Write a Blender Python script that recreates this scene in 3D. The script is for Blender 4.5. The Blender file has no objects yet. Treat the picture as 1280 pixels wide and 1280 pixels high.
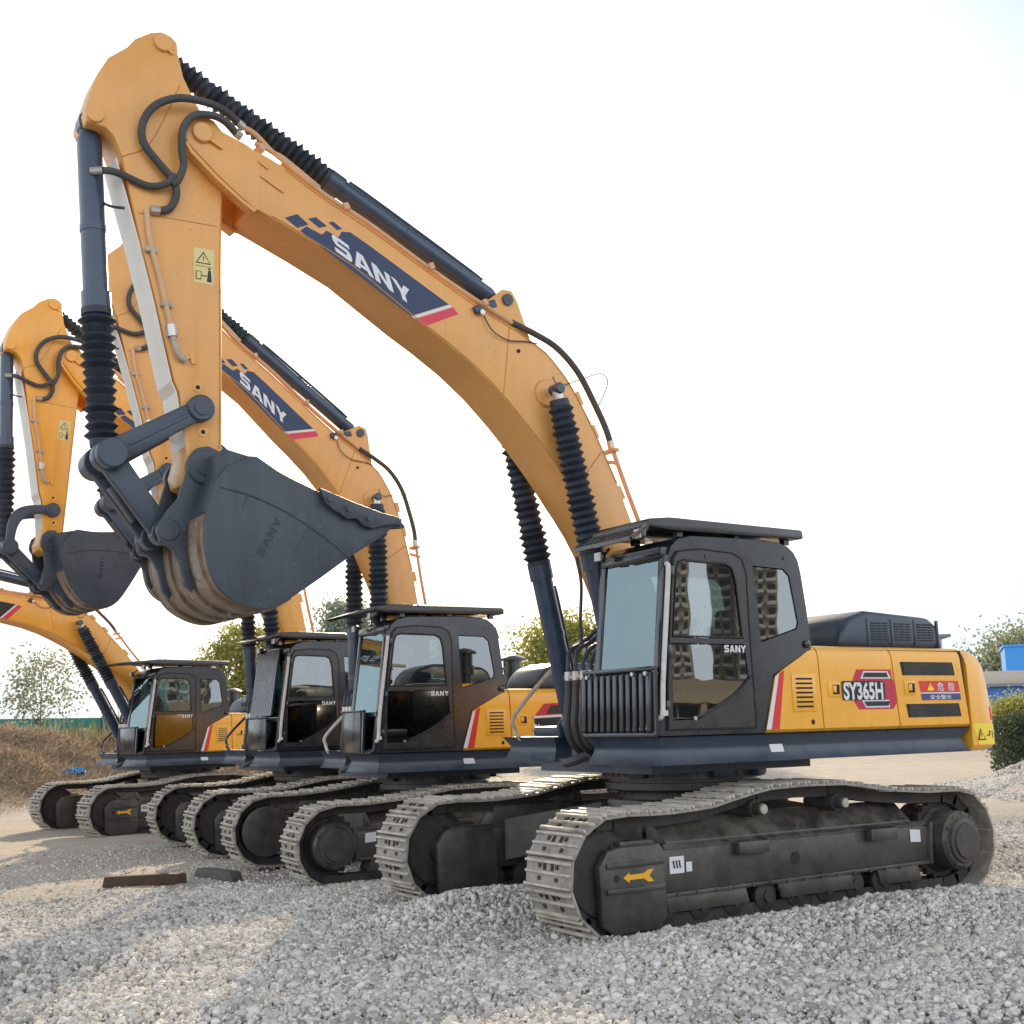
import bpy, bmesh, math, random
import numpy as np
from mathutils import Vector, Matrix
R = math.radians
random.seed(7); rng = np.random.default_rng(11)
scene = bpy.context.scene
COL = scene.collection

# ------------------------------------------------------------------ materials
M = {}
def mat(name, col, rough=.5, metal=0., var=0., vscale=6., dust=0., bump=0., bscale=40., coat=0., dcol=(.36,.32,.27), spec=.5, wear=0., wcol=(.13,.075,.045), streak=0.):
    m = bpy.data.materials.new(name); m.use_nodes = True
    nt = m.node_tree; n = nt.nodes; l = nt.links; b = n['Principled BSDF']
    b.inputs['Roughness'].default_value = rough; b.inputs['Metallic'].default_value = metal
    b.inputs['Coat Weight'].default_value = coat; b.inputs['Specular IOR Level'].default_value = spec
    b.inputs['Coat Roughness'].default_value = .12
    tc = n.new('ShaderNodeTexCoord')
    c = n.new('ShaderNodeRGB'); c.outputs[0].default_value = (*col, 1); out = c.outputs[0]
    if var:
        t = n.new('ShaderNodeTexNoise'); t.inputs['Scale'].default_value = vscale; t.inputs['Detail'].default_value = 8; t.inputs['Roughness'].default_value = .65
        l.new(tc.outputs['Object'], t.inputs['Vector'])
        r = n.new('ShaderNodeMapRange'); r.inputs['From Min'].default_value = .3; r.inputs['From Max'].default_value = .7
        r.inputs['To Min'].default_value = 1 - var; r.inputs['To Max'].default_value = 1 + var
        l.new(t.outputs['Fac'], r.inputs['Value'])
        v = n.new('ShaderNodeVectorMath'); v.operation = 'SCALE'
        l.new(out, v.inputs[0]); l.new(r.outputs[0], v.inputs['Scale']); out = v.outputs[0]
        rr = n.new('ShaderNodeMapRange'); rr.inputs['From Min'].default_value = .3; rr.inputs['From Max'].default_value = .7
        rr.inputs['To Min'].default_value = max(.03, rough - .1); rr.inputs['To Max'].default_value = min(1, rough + .14)
        l.new(t.outputs['Fac'], rr.inputs['Value']); l.new(rr.outputs[0], b.inputs['Roughness'])
    if dust:
        t2 = n.new('ShaderNodeTexNoise'); t2.inputs['Scale'].default_value = 3.3; t2.inputs['Detail'].default_value = 10; t2.inputs['Roughness'].default_value = .72
        l.new(tc.outputs['Object'], t2.inputs['Vector'])
        g = n.new('ShaderNodeNewGeometry'); sx = n.new('ShaderNodeSeparateXYZ'); l.new(g.outputs['Normal'], sx.inputs[0])
        a = n.new('ShaderNodeMapRange'); a.inputs['From Min'].default_value = -.2; a.inputs['From Max'].default_value = 1.
        a.inputs['To Min'].default_value = .15; a.inputs['To Max'].default_value = 1.
        l.new(sx.outputs['Z'], a.inputs['Value'])
        d = n.new('ShaderNodeMapRange'); d.inputs['From Min'].default_value = .42; d.inputs['From Max'].default_value = .7
        d.inputs['To Max'].default_value = dust
        l.new(t2.outputs['Fac'], d.inputs['Value'])
        mu = n.new('ShaderNodeMath'); mu.operation = 'MULTIPLY'; l.new(a.outputs[0], mu.inputs[0]); l.new(d.outputs[0], mu.inputs[1])
        mx = n.new('ShaderNodeMix'); mx.data_type = 'RGBA'
        l.new(mu.outputs[0], mx.inputs['Factor']); l.new(out, mx.inputs['A']); mx.inputs['B'].default_value = (*dcol, 1)
        out = mx.outputs['Result']
    if streak:
        mp = n.new('ShaderNodeMapping'); mp.inputs['Scale'].default_value = (9, 9, .55); l.new(tc.outputs['Object'], mp.inputs['Vector'])
        ts = n.new('ShaderNodeTexNoise'); ts.inputs['Scale'].default_value = 1.6; ts.inputs['Detail'].default_value = 9; ts.inputs['Roughness'].default_value = .7; l.new(mp.outputs[0], ts.inputs['Vector'])
        rs = n.new('ShaderNodeMapRange'); rs.inputs['From Min'].default_value = .42; rs.inputs['From Max'].default_value = .72; rs.inputs['To Min'].default_value = 1; rs.inputs['To Max'].default_value = 1 - streak; l.new(ts.outputs['Fac'], rs.inputs['Value'])
        vs = n.new('ShaderNodeVectorMath'); vs.operation = 'SCALE'; l.new(out, vs.inputs[0]); l.new(rs.outputs[0], vs.inputs['Scale']); out = vs.outputs[0]
    if wear:
        tw = n.new('ShaderNodeTexNoise'); tw.inputs['Scale'].default_value = 17; tw.inputs['Detail'].default_value = 12; tw.inputs['Roughness'].default_value = .75; l.new(tc.outputs['Object'], tw.inputs['Vector'])
        tl = n.new('ShaderNodeTexNoise'); tl.inputs['Scale'].default_value = 1.7; tl.inputs['Detail'].default_value = 4; l.new(tc.outputs['Object'], tl.inputs['Vector'])
        aw = n.new('ShaderNodeMath'); aw.operation = 'MULTIPLY_ADD'; aw.inputs[1].default_value = .55; l.new(tl.outputs['Fac'], aw.inputs[0]); l.new(tw.outputs['Fac'], aw.inputs[2])
        rw = n.new('ShaderNodeMapRange'); rw.inputs['From Min'].default_value = .99 - .12 * wear; rw.inputs['From Max'].default_value = 1.03 - .12 * wear; l.new(aw.outputs[0], rw.inputs['Value'])
        mw_ = n.new('ShaderNodeMix'); mw_.data_type = 'RGBA'; l.new(rw.outputs[0], mw_.inputs['Factor']); l.new(out, mw_.inputs['A']); mw_.inputs['B'].default_value = (*wcol, 1); out = mw_.outputs['Result']
    l.new(out, b.inputs['Base Color'])
    if bump:
        t3 = n.new('ShaderNodeTexNoise'); t3.inputs['Scale'].default_value = bscale; t3.inputs['Detail'].default_value = 6
        l.new(tc.outputs['Object'], t3.inputs['Vector'])
        bp = n.new('ShaderNodeBump'); bp.inputs['Strength'].default_value = bump; bp.inputs['Distance'].default_value = .02
        l.new(t3.outputs['Fac'], bp.inputs['Height']); l.new(bp.outputs[0], b.inputs['Normal'])
    M[name] = m; return m

mat('boom_paint', (.80,.39,.108), .38, var=.06, vscale=2.2, dust=.16, bump=.03, bscale=45, coat=.2, dcol=(.52,.42,.30), streak=.07, wear=.16, wcol=(.36,.19,.08))
mat('boom_paint_deep', (.90,.42,.055), .36, var=.06, vscale=2.2, dust=.12, bump=.03, bscale=45, coat=.25, dcol=(.55,.42,.28), streak=.08)
mat('pipe_paint', (.66,.40,.22), .45, var=.1, dust=.2)
mat('weld', (.62,.30,.09), .5, bump=.6, bscale=120)
mat('body_paint', (.93,.445,.036), .32, var=.06, vscale=2.5, dust=.16, coat=.35, dcol=(.55,.42,.25), streak=.08)
mat('grey_steel', (.038,.056,.088), .38, var=.22, vscale=5, dust=.22, bump=.05, coat=.1, dcol=(.20,.19,.18))
mat('bucket_steel', (.052,.066,.088), .46, var=.25, vscale=3, dust=.2, bump=.10, bscale=22, dcol=(.24,.22,.20), streak=.25, wear=.55, wcol=(.17,.15,.135))
mat('worn_steel', (.23,.165,.12), .5, var=.5, vscale=5, dust=.5, bump=.2, bscale=30, dcol=(.10,.085,.075), streak=.4, wear=.8, wcol=(.34,.32,.30))
mat('cab_black', (.013,.018,.027), .24, var=.15, vscale=5, dust=.07, coat=.5, dcol=(.16,.15,.14))
mat('door_grey', (.024,.025,.028), .30, var=.12, coat=.3, dust=.08, dcol=(.16,.15,.14))
mat('deck_paint', (.034,.052,.084), .36, var=.2, dust=.30, dcol=(.25,.24,.22))
mat('frame_paint', (.046,.044,.041), .40, var=.3, dust=.75, dcol=(.31,.27,.215), streak=.2)
mat('track_edge', (.46,.42,.36), .5, var=.4, vscale=8, dust=.5, bump=.2, dcol=(.62,.57,.50))
mat('track_steel', (.27,.245,.215), .55, var=.5, vscale=7, dust=.85, bump=.2, dcol=(.46,.41,.35))
mat('track_dark', (.035,.032,.030), .7, var=.3, dust=.35)
mat('rubber', (.020,.028,.044), .5, var=.3, vscale=14, dust=.2, dcol=(.10,.10,.10))
mat('hose', (.055,.056,.058), .6, var=.2, vscale=20, dust=.3)
mat('chrome', (.55,.53,.50), .3, metal=.8, var=.1)
mat('blue_decal', (.012,.035,.10), .4)
mat('white_decal', (.72,.72,.76), .4)
mat('red_decal', (.68,.035,.075), .4)
mat('stripe_red', (.68,.03,.02), .35)
mat('badge_red', (.52,.02,.05), .4)
mat('yellow_decal', (.92,.68,.04), .45)
mat('pale_yellow', (.75,.62,.28), .5)
mat('black_decal', (.012,.012,.014), .45)
mat('violet_decal', (.06,.05,.22), .45)
mat('orange_arrow', (.85,.42,.02), .45)
mat('vent_black', (.008,.008,.009), .6)
mat('seam_black', (.010,.008,.006), .7)
mat('strip_glare', (.80,.72,.64), .35, var=.05)  # pale colour standing for glare on the stick's front face
mat('cyl_blue', (.030,.054,.100), .28, var=.15, dust=.12, coat=.3, dcol=(.2,.2,.2))
mat('foam_white', (.62,.60,.58), .8, var=.15, vscale=20)
mat('pale_rail', (.42,.38,.32), .5, var=.3, vscale=15)
mat('lamp_glass', (.75,.72,.66), .2)
mat('tail_red', (.75,.05,.02), .3)
mat('seat_fabric', (.03,.03,.032), .8)
mat('interior', (.02,.021,.022), .8)
mat('wood', (.075,.045,.028), .75, var=.5, vscale=9, bump=.3)
mat('grey_wood', (.085,.082,.08), .75, var=.4, vscale=9, bump=.3)
mat('tarp_blue', (.03,.22,.55), .5, var=.2)
mat('bark', (.16,.12,.085), .9, var=.3, vscale=12, bump=.4)
mat('white_wall', (.62,.61,.59), .8, var=.08)
mat('roof_grey', (.22,.22,.23), .7, var=.1)
mat('blue_wall', (.04,.16,.50), .5, var=.12)
mat('bright_blue', (.05,.32,.80), .5, var=.08)
mat('window_dark', (.03,.04,.05), .15)
mat('green_panel', (.02,.22,.17), .6, var=.15, vscale=1.5)
mat('band_tan', (.50,.40,.27), .7, var=.1)

def glass(name, tint, fres=1.5, base=.06, gcol=(.92,.97,1)):
    m = bpy.data.materials.new(name); m.use_nodes = True; nt = m.node_tree; n = nt.nodes; l = nt.links
    n.remove(n['Principled BSDF']); o = n['Material Output']
    t = n.new('ShaderNodeBsdfTransparent'); t.inputs[0].default_value = (*tint, 1)
    g = n.new('ShaderNodeBsdfGlossy'); g.inputs['Roughness'].default_value = .012; g.inputs[0].default_value = (*gcol,1)
    tc = n.new('ShaderNodeTexCoord'); nz = n.new('ShaderNodeTexNoise'); nz.inputs['Scale'].default_value = 1.6
    l.new(tc.outputs['Object'], nz.inputs['Vector'])
    bp = n.new('ShaderNodeBump'); bp.inputs['Strength'].default_value = .06; bp.inputs['Distance'].default_value = .02
    l.new(nz.outputs['Fac'], bp.inputs['Height']); l.new(bp.outputs[0], g.inputs['Normal'])
    f = n.new('ShaderNodeFresnel'); f.inputs['IOR'].default_value = fres
    a = n.new('ShaderNodeMath'); a.operation = 'ADD'; a.use_clamp = True; a.inputs[1].default_value = base
    l.new(f.outputs[0], a.inputs[0])
    mx = n.new('ShaderNodeMixShader'); l.new(a.outputs[0], mx.inputs[0]); l.new(t.outputs[0], mx.inputs[1]); l.new(g.outputs[0], mx.inputs[2])
    l.new(mx.outputs[0], o.inputs['Surface']); M[name] = m
glass('glass', (.24,.36,.36), 1.55, .17)
glass('dark_glass', (.16,.22,.22), 1.45, .05)
glass('windshield_glass', (.40,.55,.58), 1.55, .15, (.74,.94,1))

def leafmat(name, c1, c2, trans=.35):
    m = bpy.data.materials.new(name); m.use_nodes = True; nt = m.node_tree; n = nt.nodes; l = nt.links
    b = n['Principled BSDF']; o = n['Material Output']
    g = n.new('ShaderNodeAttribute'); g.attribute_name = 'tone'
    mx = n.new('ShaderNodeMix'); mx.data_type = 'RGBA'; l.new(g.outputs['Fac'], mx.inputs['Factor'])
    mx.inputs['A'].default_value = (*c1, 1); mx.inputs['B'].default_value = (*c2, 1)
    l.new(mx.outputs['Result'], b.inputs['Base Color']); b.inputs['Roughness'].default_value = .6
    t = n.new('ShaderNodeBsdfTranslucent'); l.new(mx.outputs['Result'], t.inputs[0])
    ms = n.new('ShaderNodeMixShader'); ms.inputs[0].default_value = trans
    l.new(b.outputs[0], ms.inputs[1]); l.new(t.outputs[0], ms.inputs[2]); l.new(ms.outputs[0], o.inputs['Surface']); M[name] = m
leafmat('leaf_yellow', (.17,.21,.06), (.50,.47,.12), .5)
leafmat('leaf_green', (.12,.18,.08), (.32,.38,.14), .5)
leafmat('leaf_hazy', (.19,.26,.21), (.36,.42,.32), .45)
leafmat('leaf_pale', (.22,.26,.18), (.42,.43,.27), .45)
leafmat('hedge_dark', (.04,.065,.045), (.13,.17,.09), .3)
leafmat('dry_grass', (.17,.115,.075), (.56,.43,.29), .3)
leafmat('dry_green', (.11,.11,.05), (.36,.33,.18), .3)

# ------------------------------------------------------------------ mesh builder
class MB:
    def __init__(s, default='grey_steel'):
        s.v = []; s.f = []; s.m = []; s.d = default; s.sm = []
    def _mi(s, m): return m or s.d
    def add(s, vs, fs, m=None):
        o = len(s.v); s.v += [tuple(v) for v in vs]
        for f in fs: s.f.append([i + o for i in f]); s.m.append(s._mi(m))
    def addbm(s, bm, m=None):
        bm.verts.index_update()
        s.add([v.co[:] for v in bm.verts], [[v.index for v in f.verts] for f in bm.faces], m); bm.free()
    def box(s, c, size, m=None, bev=0., rot=None):
        bm = bmesh.new(); bmesh.ops.create_cube(bm, size=1)
        for v in bm.verts: v.co = Vector((v.co.x * size[0], v.co.y * size[1], v.co.z * size[2]))
        if bev: bmesh.ops.bevel(bm, geom=bm.edges[:], offset=bev, segments=2, affect='EDGES', profile=.5)
        mt = Matrix.Translation(c) @ (rot.to_4x4() if rot is not None else Matrix())
        bm.transform(mt); s.addbm(bm, m)
    def bar(s, a, b, w, h, m=None, bev=0., up=(0,0,1)):
        a = Vector(a); b = Vector(b); d = (b - a); L = d.length; x = d.normalized()
        u = Vector(up)
        if abs(u.dot(x)) > .98: u = Vector((0,1,0))
        y = u.cross(x).normalized(); z = x.cross(y)
        s.box((a + b) / 2, (L, w, h), m, bev, Matrix((x, y, z)).transposed())
    def prism(s, pts, y0, y1, m=None, bev=0., axis='Y', seg=2):
        """polygon in XZ (or XY for axis Z) extruded"""
        bm = bmesh.new()
        mk = (lambda p, t: (p[0], t, p[1])) if axis == 'Y' else ((lambda p, t: (p[0], p[1], t)) if axis == 'Z' else (lambda p, t: (t, p[0], p[1])))
        A = [bm.verts.new(mk(p, y0)) for p in pts]; B = [bm.verts.new(mk(p, y1)) for p in pts]
        n = len(pts)
        bm.faces.new(A[::-1]); bm.faces.new(B)
        for i in range(n): bm.faces.new((A[i], A[(i + 1) % n], B[(i + 1) % n], B[i]))
        bmesh.ops.recalc_face_normals(bm, faces=bm.faces[:])
        if bev:
            es = [e for e in bm.edges if len(e.link_faces) == 2 and e.calc_face_angle() > .5]
            bmesh.ops.bevel(bm, geom=es, offset=bev, segments=seg, affect='EDGES', profile=.5, clamp_overlap=True)
        s.addbm(bm, m)
    def plate(s, outer, holes, y, th, m=None):
        """XZ polygon with holes at plane y, thickness th toward -y"""
        bm = bmesh.new(); ed = []
        for lp in [outer] + holes:
            vs = [bm.verts.new((p[0], y, p[1])) for p in lp]
            for i in range(len(vs)): ed.append(bm.edges.new((vs[i], vs[(i + 1) % len(vs)])))
        bmesh.ops.triangle_fill(bm, edges=ed, use_beauty=True, use_dissolve=False)
        bmesh.ops.recalc_face_normals(bm, faces=bm.faces[:])
        r = bmesh.ops.extrude_face_region(bm, geom=bm.faces[:])
        for v in r['geom']:
            if isinstance(v, bmesh.types.BMVert): v.co.y -= th
        bmesh.ops.recalc_face_normals(bm, faces=bm.faces[:])
        s.addbm(bm, m)
    def poly(s, pts3, m=None): s.add(pts3, [list(range(len(pts3)))], m)
    def lathe(s, a, b, prof, seg=20, m=None, cap=True):
        """prof: list of (distance along a->b in metres, radius)"""
        a = Vector(a); d = (Vector(b) - a).normalized()
        u = Vector((0,0,1)) if abs(d.z) < .9 else Vector((1,0,0))
        x = u.cross(d).normalized(); y = d.cross(x); vs = []; fs = []
        for t, r in prof:
            for i in range(seg):
                an = 2 * math.pi * i / seg; vs.append(a + d * t + x * (r * math.cos(an)) + y * (r * math.sin(an)))
        for k in range(len(prof) - 1):
            for i in range(seg):
                j = (i + 1) % seg; fs.append([k * seg + i, k * seg + j, (k + 1) * seg + j, (k + 1) * seg + i])
        if cap:
            fs.append([i for i in range(seg)][::-1]); fs.append([(len(prof) - 1) * seg + i for i in range(seg)])
        s.add(vs, fs, m)
    def cyl(s, a, b, r, seg=20, m=None, bev=0.):
        L = (Vector(b) - Vector(a)).length
        if bev: s.lathe(a, b, [(0, r - bev), (bev, r), (L - bev, r), (L, r - bev)], seg, m)
        else: s.lathe(a, b, [(0, r), (L, r)], seg, m)
    def ycyl(s, x, z, y0, y1, r, seg=24, m=None, bev=0.): s.cyl((x, y0, z), (x, y1, z), r, seg, m, bev)
    def tube(s, pts, r, seg=8, m=None, sub=6):
        P = [Vector(p) for p in pts]; Q = []
        if sub > 1 and len(P) > 2:
            E = [P[0] * 2 - P[1]] + P + [P[-1] * 2 - P[-2]]
            for i in range(1, len(E) - 2):
                for k in range(sub):
                    t = k / sub; p0, p1, p2, p3 = E[i - 1:i + 3]
                    Q.append(.5 * ((2 * p1) + (p2 - p0) * t + (2 * p0 - 5 * p1 + 4 * p2 - p3) * t * t + (3 * p1 - p0 - 3 * p2 + p3) * t ** 3))
            Q.append(P[-1])
        else: Q = P
        vs = []; fs = []; prev = None
        for i, q in enumerate(Q):
            d = (Q[min(i + 1, len(Q) - 1)] - Q[max(i - 1, 0)]).normalized()
            if prev is None: u = Vector((0,0,1)) if abs(d.z) < .9 else Vector((0,1,0))
            else: u = prev
            x = u.cross(d).normalized(); y = d.cross(x).normalized(); prev = y
            rr = r[min(i, len(r) - 1)] if isinstance(r, (list, tuple)) else r
            for k in range(seg):
                an = 2 * math.pi * k / seg; vs.append(q + x * (rr * math.cos(an)) + y * (rr * math.sin(an)))
        for i in range(len(Q) - 1):
            for k in range(seg):
                j = (k + 1) % seg; fs.append([i * seg + k, i * seg + j, (i + 1) * seg + j, (i + 1) * seg + k])
        fs.append(list(range(seg))[::-1]); fs.append([(len(Q) - 1) * seg + k for k in range(seg)])
        s.add(vs, fs, m)
    def loft(s, rings, m=None):
        n = len(rings[0]); vs = [p for r in rings for p in r]; fs = []
        for k in range(len(rings) - 1):
            for i in range(n):
                j = (i + 1) % n; fs.append([k * n + i, k * n + j, (k + 1) * n + j, (k + 1) * n + i])
        fs.append(list(range(n))[::-1]); fs.append([(len(rings) - 1) * n + i for i in range(n)])
        s.add(vs, fs, m)
    def mesh(s, name, origin=(0,0,0), smooth=35):
        me = bpy.data.meshes.new(name)
        o = Vector(origin)
        me.from_pydata([(Vector(v) - o)[:] for v in s.v], [], s.f)
        names = list(dict.fromkeys(s.m))
        for k in names: me.materials.append(M[k])
        me.polygons.foreach_set('material_index', [names.index(k) for k in s.m])
        bm = bmesh.new(); bm.from_mesh(me); bmesh.ops.recalc_face_normals(bm, faces=bm.faces[:]); bm.to_mesh(me); bm.free()
        if smooth:
            me.polygons.foreach_set('use_smooth', [True] * len(me.polygons))
            me.set_sharp_from_angle(angle=R(smooth))
        me.update(); return me

def link(name, me, parent=None, mw=None):
    o = bpy.data.objects.new(name, me); COL.objects.link(o)
    if parent is not None: o.parent = parent
    if mw is not None: o.matrix_local = mw
    return o
def thing(name, label, cat, loc=(0,0,0), rz=0., group=None):
    o = bpy.data.objects.new(name, None); o.empty_display_size = .3; COL.objects.link(o)
    o.location = loc; o.rotation_euler = (0, 0, rz); o['label'] = label; o['category'] = cat
    if group: o['group'] = group
    return o
def tag(o, label, cat, group=None, kind=None):
    o['label'] = label; o['category'] = cat
    if group: o['group'] = group
    if kind: o['kind'] = kind
    return o
CACHE = {}
def cached(key, fn):
    if key not in CACHE: CACHE[key] = fn()
    return CACHE[key]

# ------------------------------------------------------------------ lettering
GLY = {  # bold wide letters in a unit box (width, polygons with y up)
 'S': (.95, [[(.95,1),(.17,1),(.06,.93),(0,.8),(0,.66),(.06,.5),(.17,.42),(.66,.42),(.68,.33),(.66,.25),(0,.25),(0,0),(.76,0),(.88,.07),(.94,.2),(.94,.4),(.88,.56),(.77,.63),(.30,.63),(.27,.70),(.30,.77),(.95,.77)]]),
 'A': (1.05, [[(0,0),(.36,1),(.52,1),(.52,.70),(.40,.36),(.52,.36),(.52,.17),(.34,.17),(.28,0)], [(1.05,0),(.69,1),(.52,1),(.52,.70),(.65,.36),(.52,.36),(.52,.17),(.71,.17),(.77,0)]]),
 'N': (1.0, [[(0,0),(0,1),(.30,1),(.72,.40),(.72,1),(1.0,1),(1.0,0),(.72,0),(.28,.62),(.28,0)]]),
 'Y': (1.05, [[(.39,0),(.39,.40),(0,1),(.32,1),(.525,.66),(.73,1),(1.05,1),(.66,.40),(.66,0)]])}
def sany(b, o, ex, ey, nrm, m, gap=.10):
    """write the four letters: o=origin, ex=vector of one letter height along the text, ey=vector of letter height"""
    o = Vector(o); ex = Vector(ex); ey = Vector(ey); x = 0.
    for ch in 'SANY':
        w, polys = GLY[ch]
        for p in polys: filled(b, [o + ex * (x + q[0]) + ey * q[1] for q in p], m)
        x += w + gap
def filled(b, pts, m):
    bm = bmesh.new(); vs = [bm.verts.new(p) for p in pts]
    ed = [bm.edges.new((vs[i], vs[(i + 1) % len(vs)])) for i in range(len(vs))]
    bmesh.ops.triangle_fill(bm, edges=ed, use_beauty=True); b.addbm(bm, m)
def text_polys(b, txt, o, ex, ey, m, bold=0.):
    """default font text; ex, ey = vectors for one em"""
    cu = bpy.data.curves.new('lettering', 'FONT'); cu.body = txt; cu.size = 1; cu.offset = bold; cu.resolution_u = 4; cu.fill_mode = 'FRONT'
    ob = bpy.data.objects.new('lettering', cu); me = bpy.data.meshes.new_from_object(ob)
    o = Vector(o); ex = Vector(ex); ey = Vector(ey)
    b.add([o + ex * v.co.x + ey * v.co.y for v in me.vertices], [list(p.vertices) for p in me.polygons], m)
    w = max((v.co.x for v in me.vertices), default=0)
    bpy.data.objects.remove(ob); bpy.data.curves.remove(cu); bpy.data.meshes.remove(me); return w

# ------------------------------------------------------------------ excavator meshes (X forward, Y left, Z up; metres)
FOOT = (.30, 0, 2.0); BS = (4.90, 0, 6.34); BPIN = (4.83, 0, 3.61)

def track_path():
    p = []
    for i in range(0, 25):
        a = -math.pi / 2 + math.pi * i / 24; p.append((2.0 + .455 * math.cos(a), .485 + .455 * math.sin(a)))
    p += [(1.55,.925), (1.06,.95), (.75,1.01), (.43,1.065), (.0,1.075), (-.47,1.065), (-.75,1.03), (-1.03,.985), (-1.55,.945)]
    for i in range(0, 25):
        a = math.pi / 2 + math.pi * i / 24; p.append((-2.0 + .455 * math.cos(a), .485 + .455 * math.sin(a)))
    P = np.array(p); P = np.vstack([P, P[:1]])
    d = np.r_[0, np.cumsum(np.linalg.norm(np.diff(P, axis=0), axis=1))]
    n = 50; t = np.linspace(0, d[-1], n, endpoint=False)
    return np.stack([np.interp(t, d, P[:, 0]), np.interp(t, d, P[:, 1])], 1)
def mk_track():
    b = MB('track_steel'); P = track_path(); n = len(P)
    for i in range(n):
        a, c = P[i], P[(i + 1) % n]; d = c - a; L = np.linalg.norm(d); d = d / L; nn = np.array([d[1], -d[0]])  # outward
        mid = (a + c) / 2; x = Vector((d[0], 0, d[1])); z = Vector((nn[0], 0, nn[1])); y = z.cross(x)
        rot = Matrix((x, y, z)).transposed(); o = Vector((mid[0], 0, mid[1]))
        def bx(c3, s3, m=None, bev=0): b.box(o + rot @ Vector(c3), s3, m, bev, rot)
        bx((0,0,0), (L * .97, .60, .02))
        for k, h in ((-.44,.028), (0,.020), (.38,.026)): bx((L * k, 0, .009 + h / 2), (.022, .596, h), 'track_edge', .004)
        for s in (-1, 1):
            bx((0, s * .085, -.062), (L * 1.02, .045, .10), 'track_dark')
            bx((L * .2, s * .05, .0125), (.05, .035, .006), 'vent_black')
            for q in (-.2, .22): bx((L * q, s * .115, .016), (.03, .03, .014), 'track_dark')
    return b.mesh('crawler_track')
def mk_frame(flip):
    b = MB('frame_paint'); s = -1 if flip else 1
    def pr(pts, y0, y1, **k): b.prism(pts, s * min(y0, y1), s * max(y0, y1), **k)
    pr([(1.52,.28),(1.52,.66),(-1.62,.66),(-1.74,.60),(-1.74,.30)], -.28, -.05, bev=.02)      # beam, outer face toward +Y
    pr([(1.50,.30),(1.50,.66),(-1.62,.66),(-1.72,.60),(-1.72,.32)], -.25, .0, bev=.02)
    b.prism([(s * -.03,.655),(s * -.03,.69),(s * -.22,.86),(s * -.28,.86),(s * -.28,.655)], -1.5, 1.40, axis='X', bev=.01)
    b.prism([(s * .015,.655),(s * .015,.64),(s * -.02,.66),(s * -.02,.675)], -1.66, 1.45, axis='X')
    pr([(1.50,.275),(1.50,.305),(-1.72,.325),(-1.72,.295)], -.05, .03, bev=.004)
    pr([(-1.66,.30),(-1.70,.66),(-1.74,.66),(-1.70,.30)], -.05, .035, bev=.004)
    pr([(1.44,.16),(1.46,.29),(.62,.295),(.58,.16)], -.005, .02, bev=.006); pr([(.22,.16),(.26,.295),(-.62,.30),(-.66,.16)], -.005, .02, bev=.006); pr([(-1.0,.16),(-.96,.30),(-1.5,.31),(-1.54,.16)], -.005, .02, bev=.006)
    for q in range(14): b.ycyl(1.35 - q * .2, .295, s * .03, s * .045, .014, 6)
    for q in range(9): b.ycyl(1.30 - q * .34, .615, s * -.055, s * -.038, .014, 6)
    # steps and hole
    for x in (.55, -1.02):
        b.box((x, s * .04, .60), (.34, .08, .10), None, .008)
        for k in range(9): b.box((x - .15 + k * .037, s * .04, .655), (.012, .078, .012))
    b.ycyl(.02, .47, s * -.02, s * .004, .05, 20, 'vent_black')
    # stickers
    b.poly([(1.40, s * .006, .58), (1.25, s * .006, .58), (1.25, s * .006, .45), (1.40, s * .006, .45)], 'white_decal')
    b.poly([(1.23, s * .006, .53), (1.17, s * .006, .53), (1.17, s * .006, .455), (1.23, s * .006, .455)], 'white_decal')
    for k in range(3): b.poly([(1.37 - .03 * k, s * .009, .55), (1.355 - .03 * k, s * .009, .55), (1.345 - .03 * k, s * .009, .49), (1.36 - .03 * k, s * .009, .49)], 'black_decal')
    b.poly([(-1.44, s * .006, .61), (-1.58, s * .006, .60), (-1.58, s * .006, .49), (-1.44, s * .006, .50)], 'white_decal')
    b.v = [(x, y + s * .15, z) for x, y, z in b.v]
    return b.mesh('track_frame')
def mk_cover(flip):
    b = MB('frame_paint'); s = -1 if flip else 1
    pl = [(2.10,.12),(2.12,.55),(2.04,.67),(1.95,.69),(1.52,.70),(1.47,.60),(1.47,.14),(1.55,.06),(1.98,.05)]
    def pr(pts, y0, y1, **k): b.prism(pts, s * min(y0, y1), s * max(y0, y1), **k)
    pr(pl, .12, .20, bev=.02); pr(pl, -.29, -.22, bev=.02)
    pr([(1.9,.69),(1.9,.73),(1.58,.73),(1.55,.69)], -.02, .18, bev=.008)
    pr([(1.95,.66),(1.52,.67),(1.52,.70),(1.95,.70)], -.25, .13)
    pr([(1.60,.05),(1.50,.10),(1.50,.66),(1.60,.66)], -.25, .13)
    for z in (.56, .37): pr([(2.06, z - .02),(2.06, z + .02),(1.50, z + .025),(1.50, z - .015)], .195, .22, bev=.006)
    b.ycyl(1.96, .465, s * .195, s * .204, .028, 16, 'vent_black')
    a = [(1.90,.465),(1.84,.505),(1.84,.485),(1.70,.487),(1.66,.512),(1.60,.512),(1.645,.467),(1.60,.42),(1.66,.42),(1.70,.448),(1.84,.446),(1.84,.425)]
    filled(b, [(x, s * .2055, z) for x, z in a], 'orange_arrow')
    return b.mesh('idler_cover')
def mk_idler():
    b = MB('track_dark'); b.ycyl(2.0, .485, -.10, .10, .33, 28, bev=.02); b.ycyl(2.0, .485, -.06, .06, .36, 28, bev=.02); b.ycyl(2.0, .485, -.19, .19, .11, 16)
    return b.mesh('idler_wheel')
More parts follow.
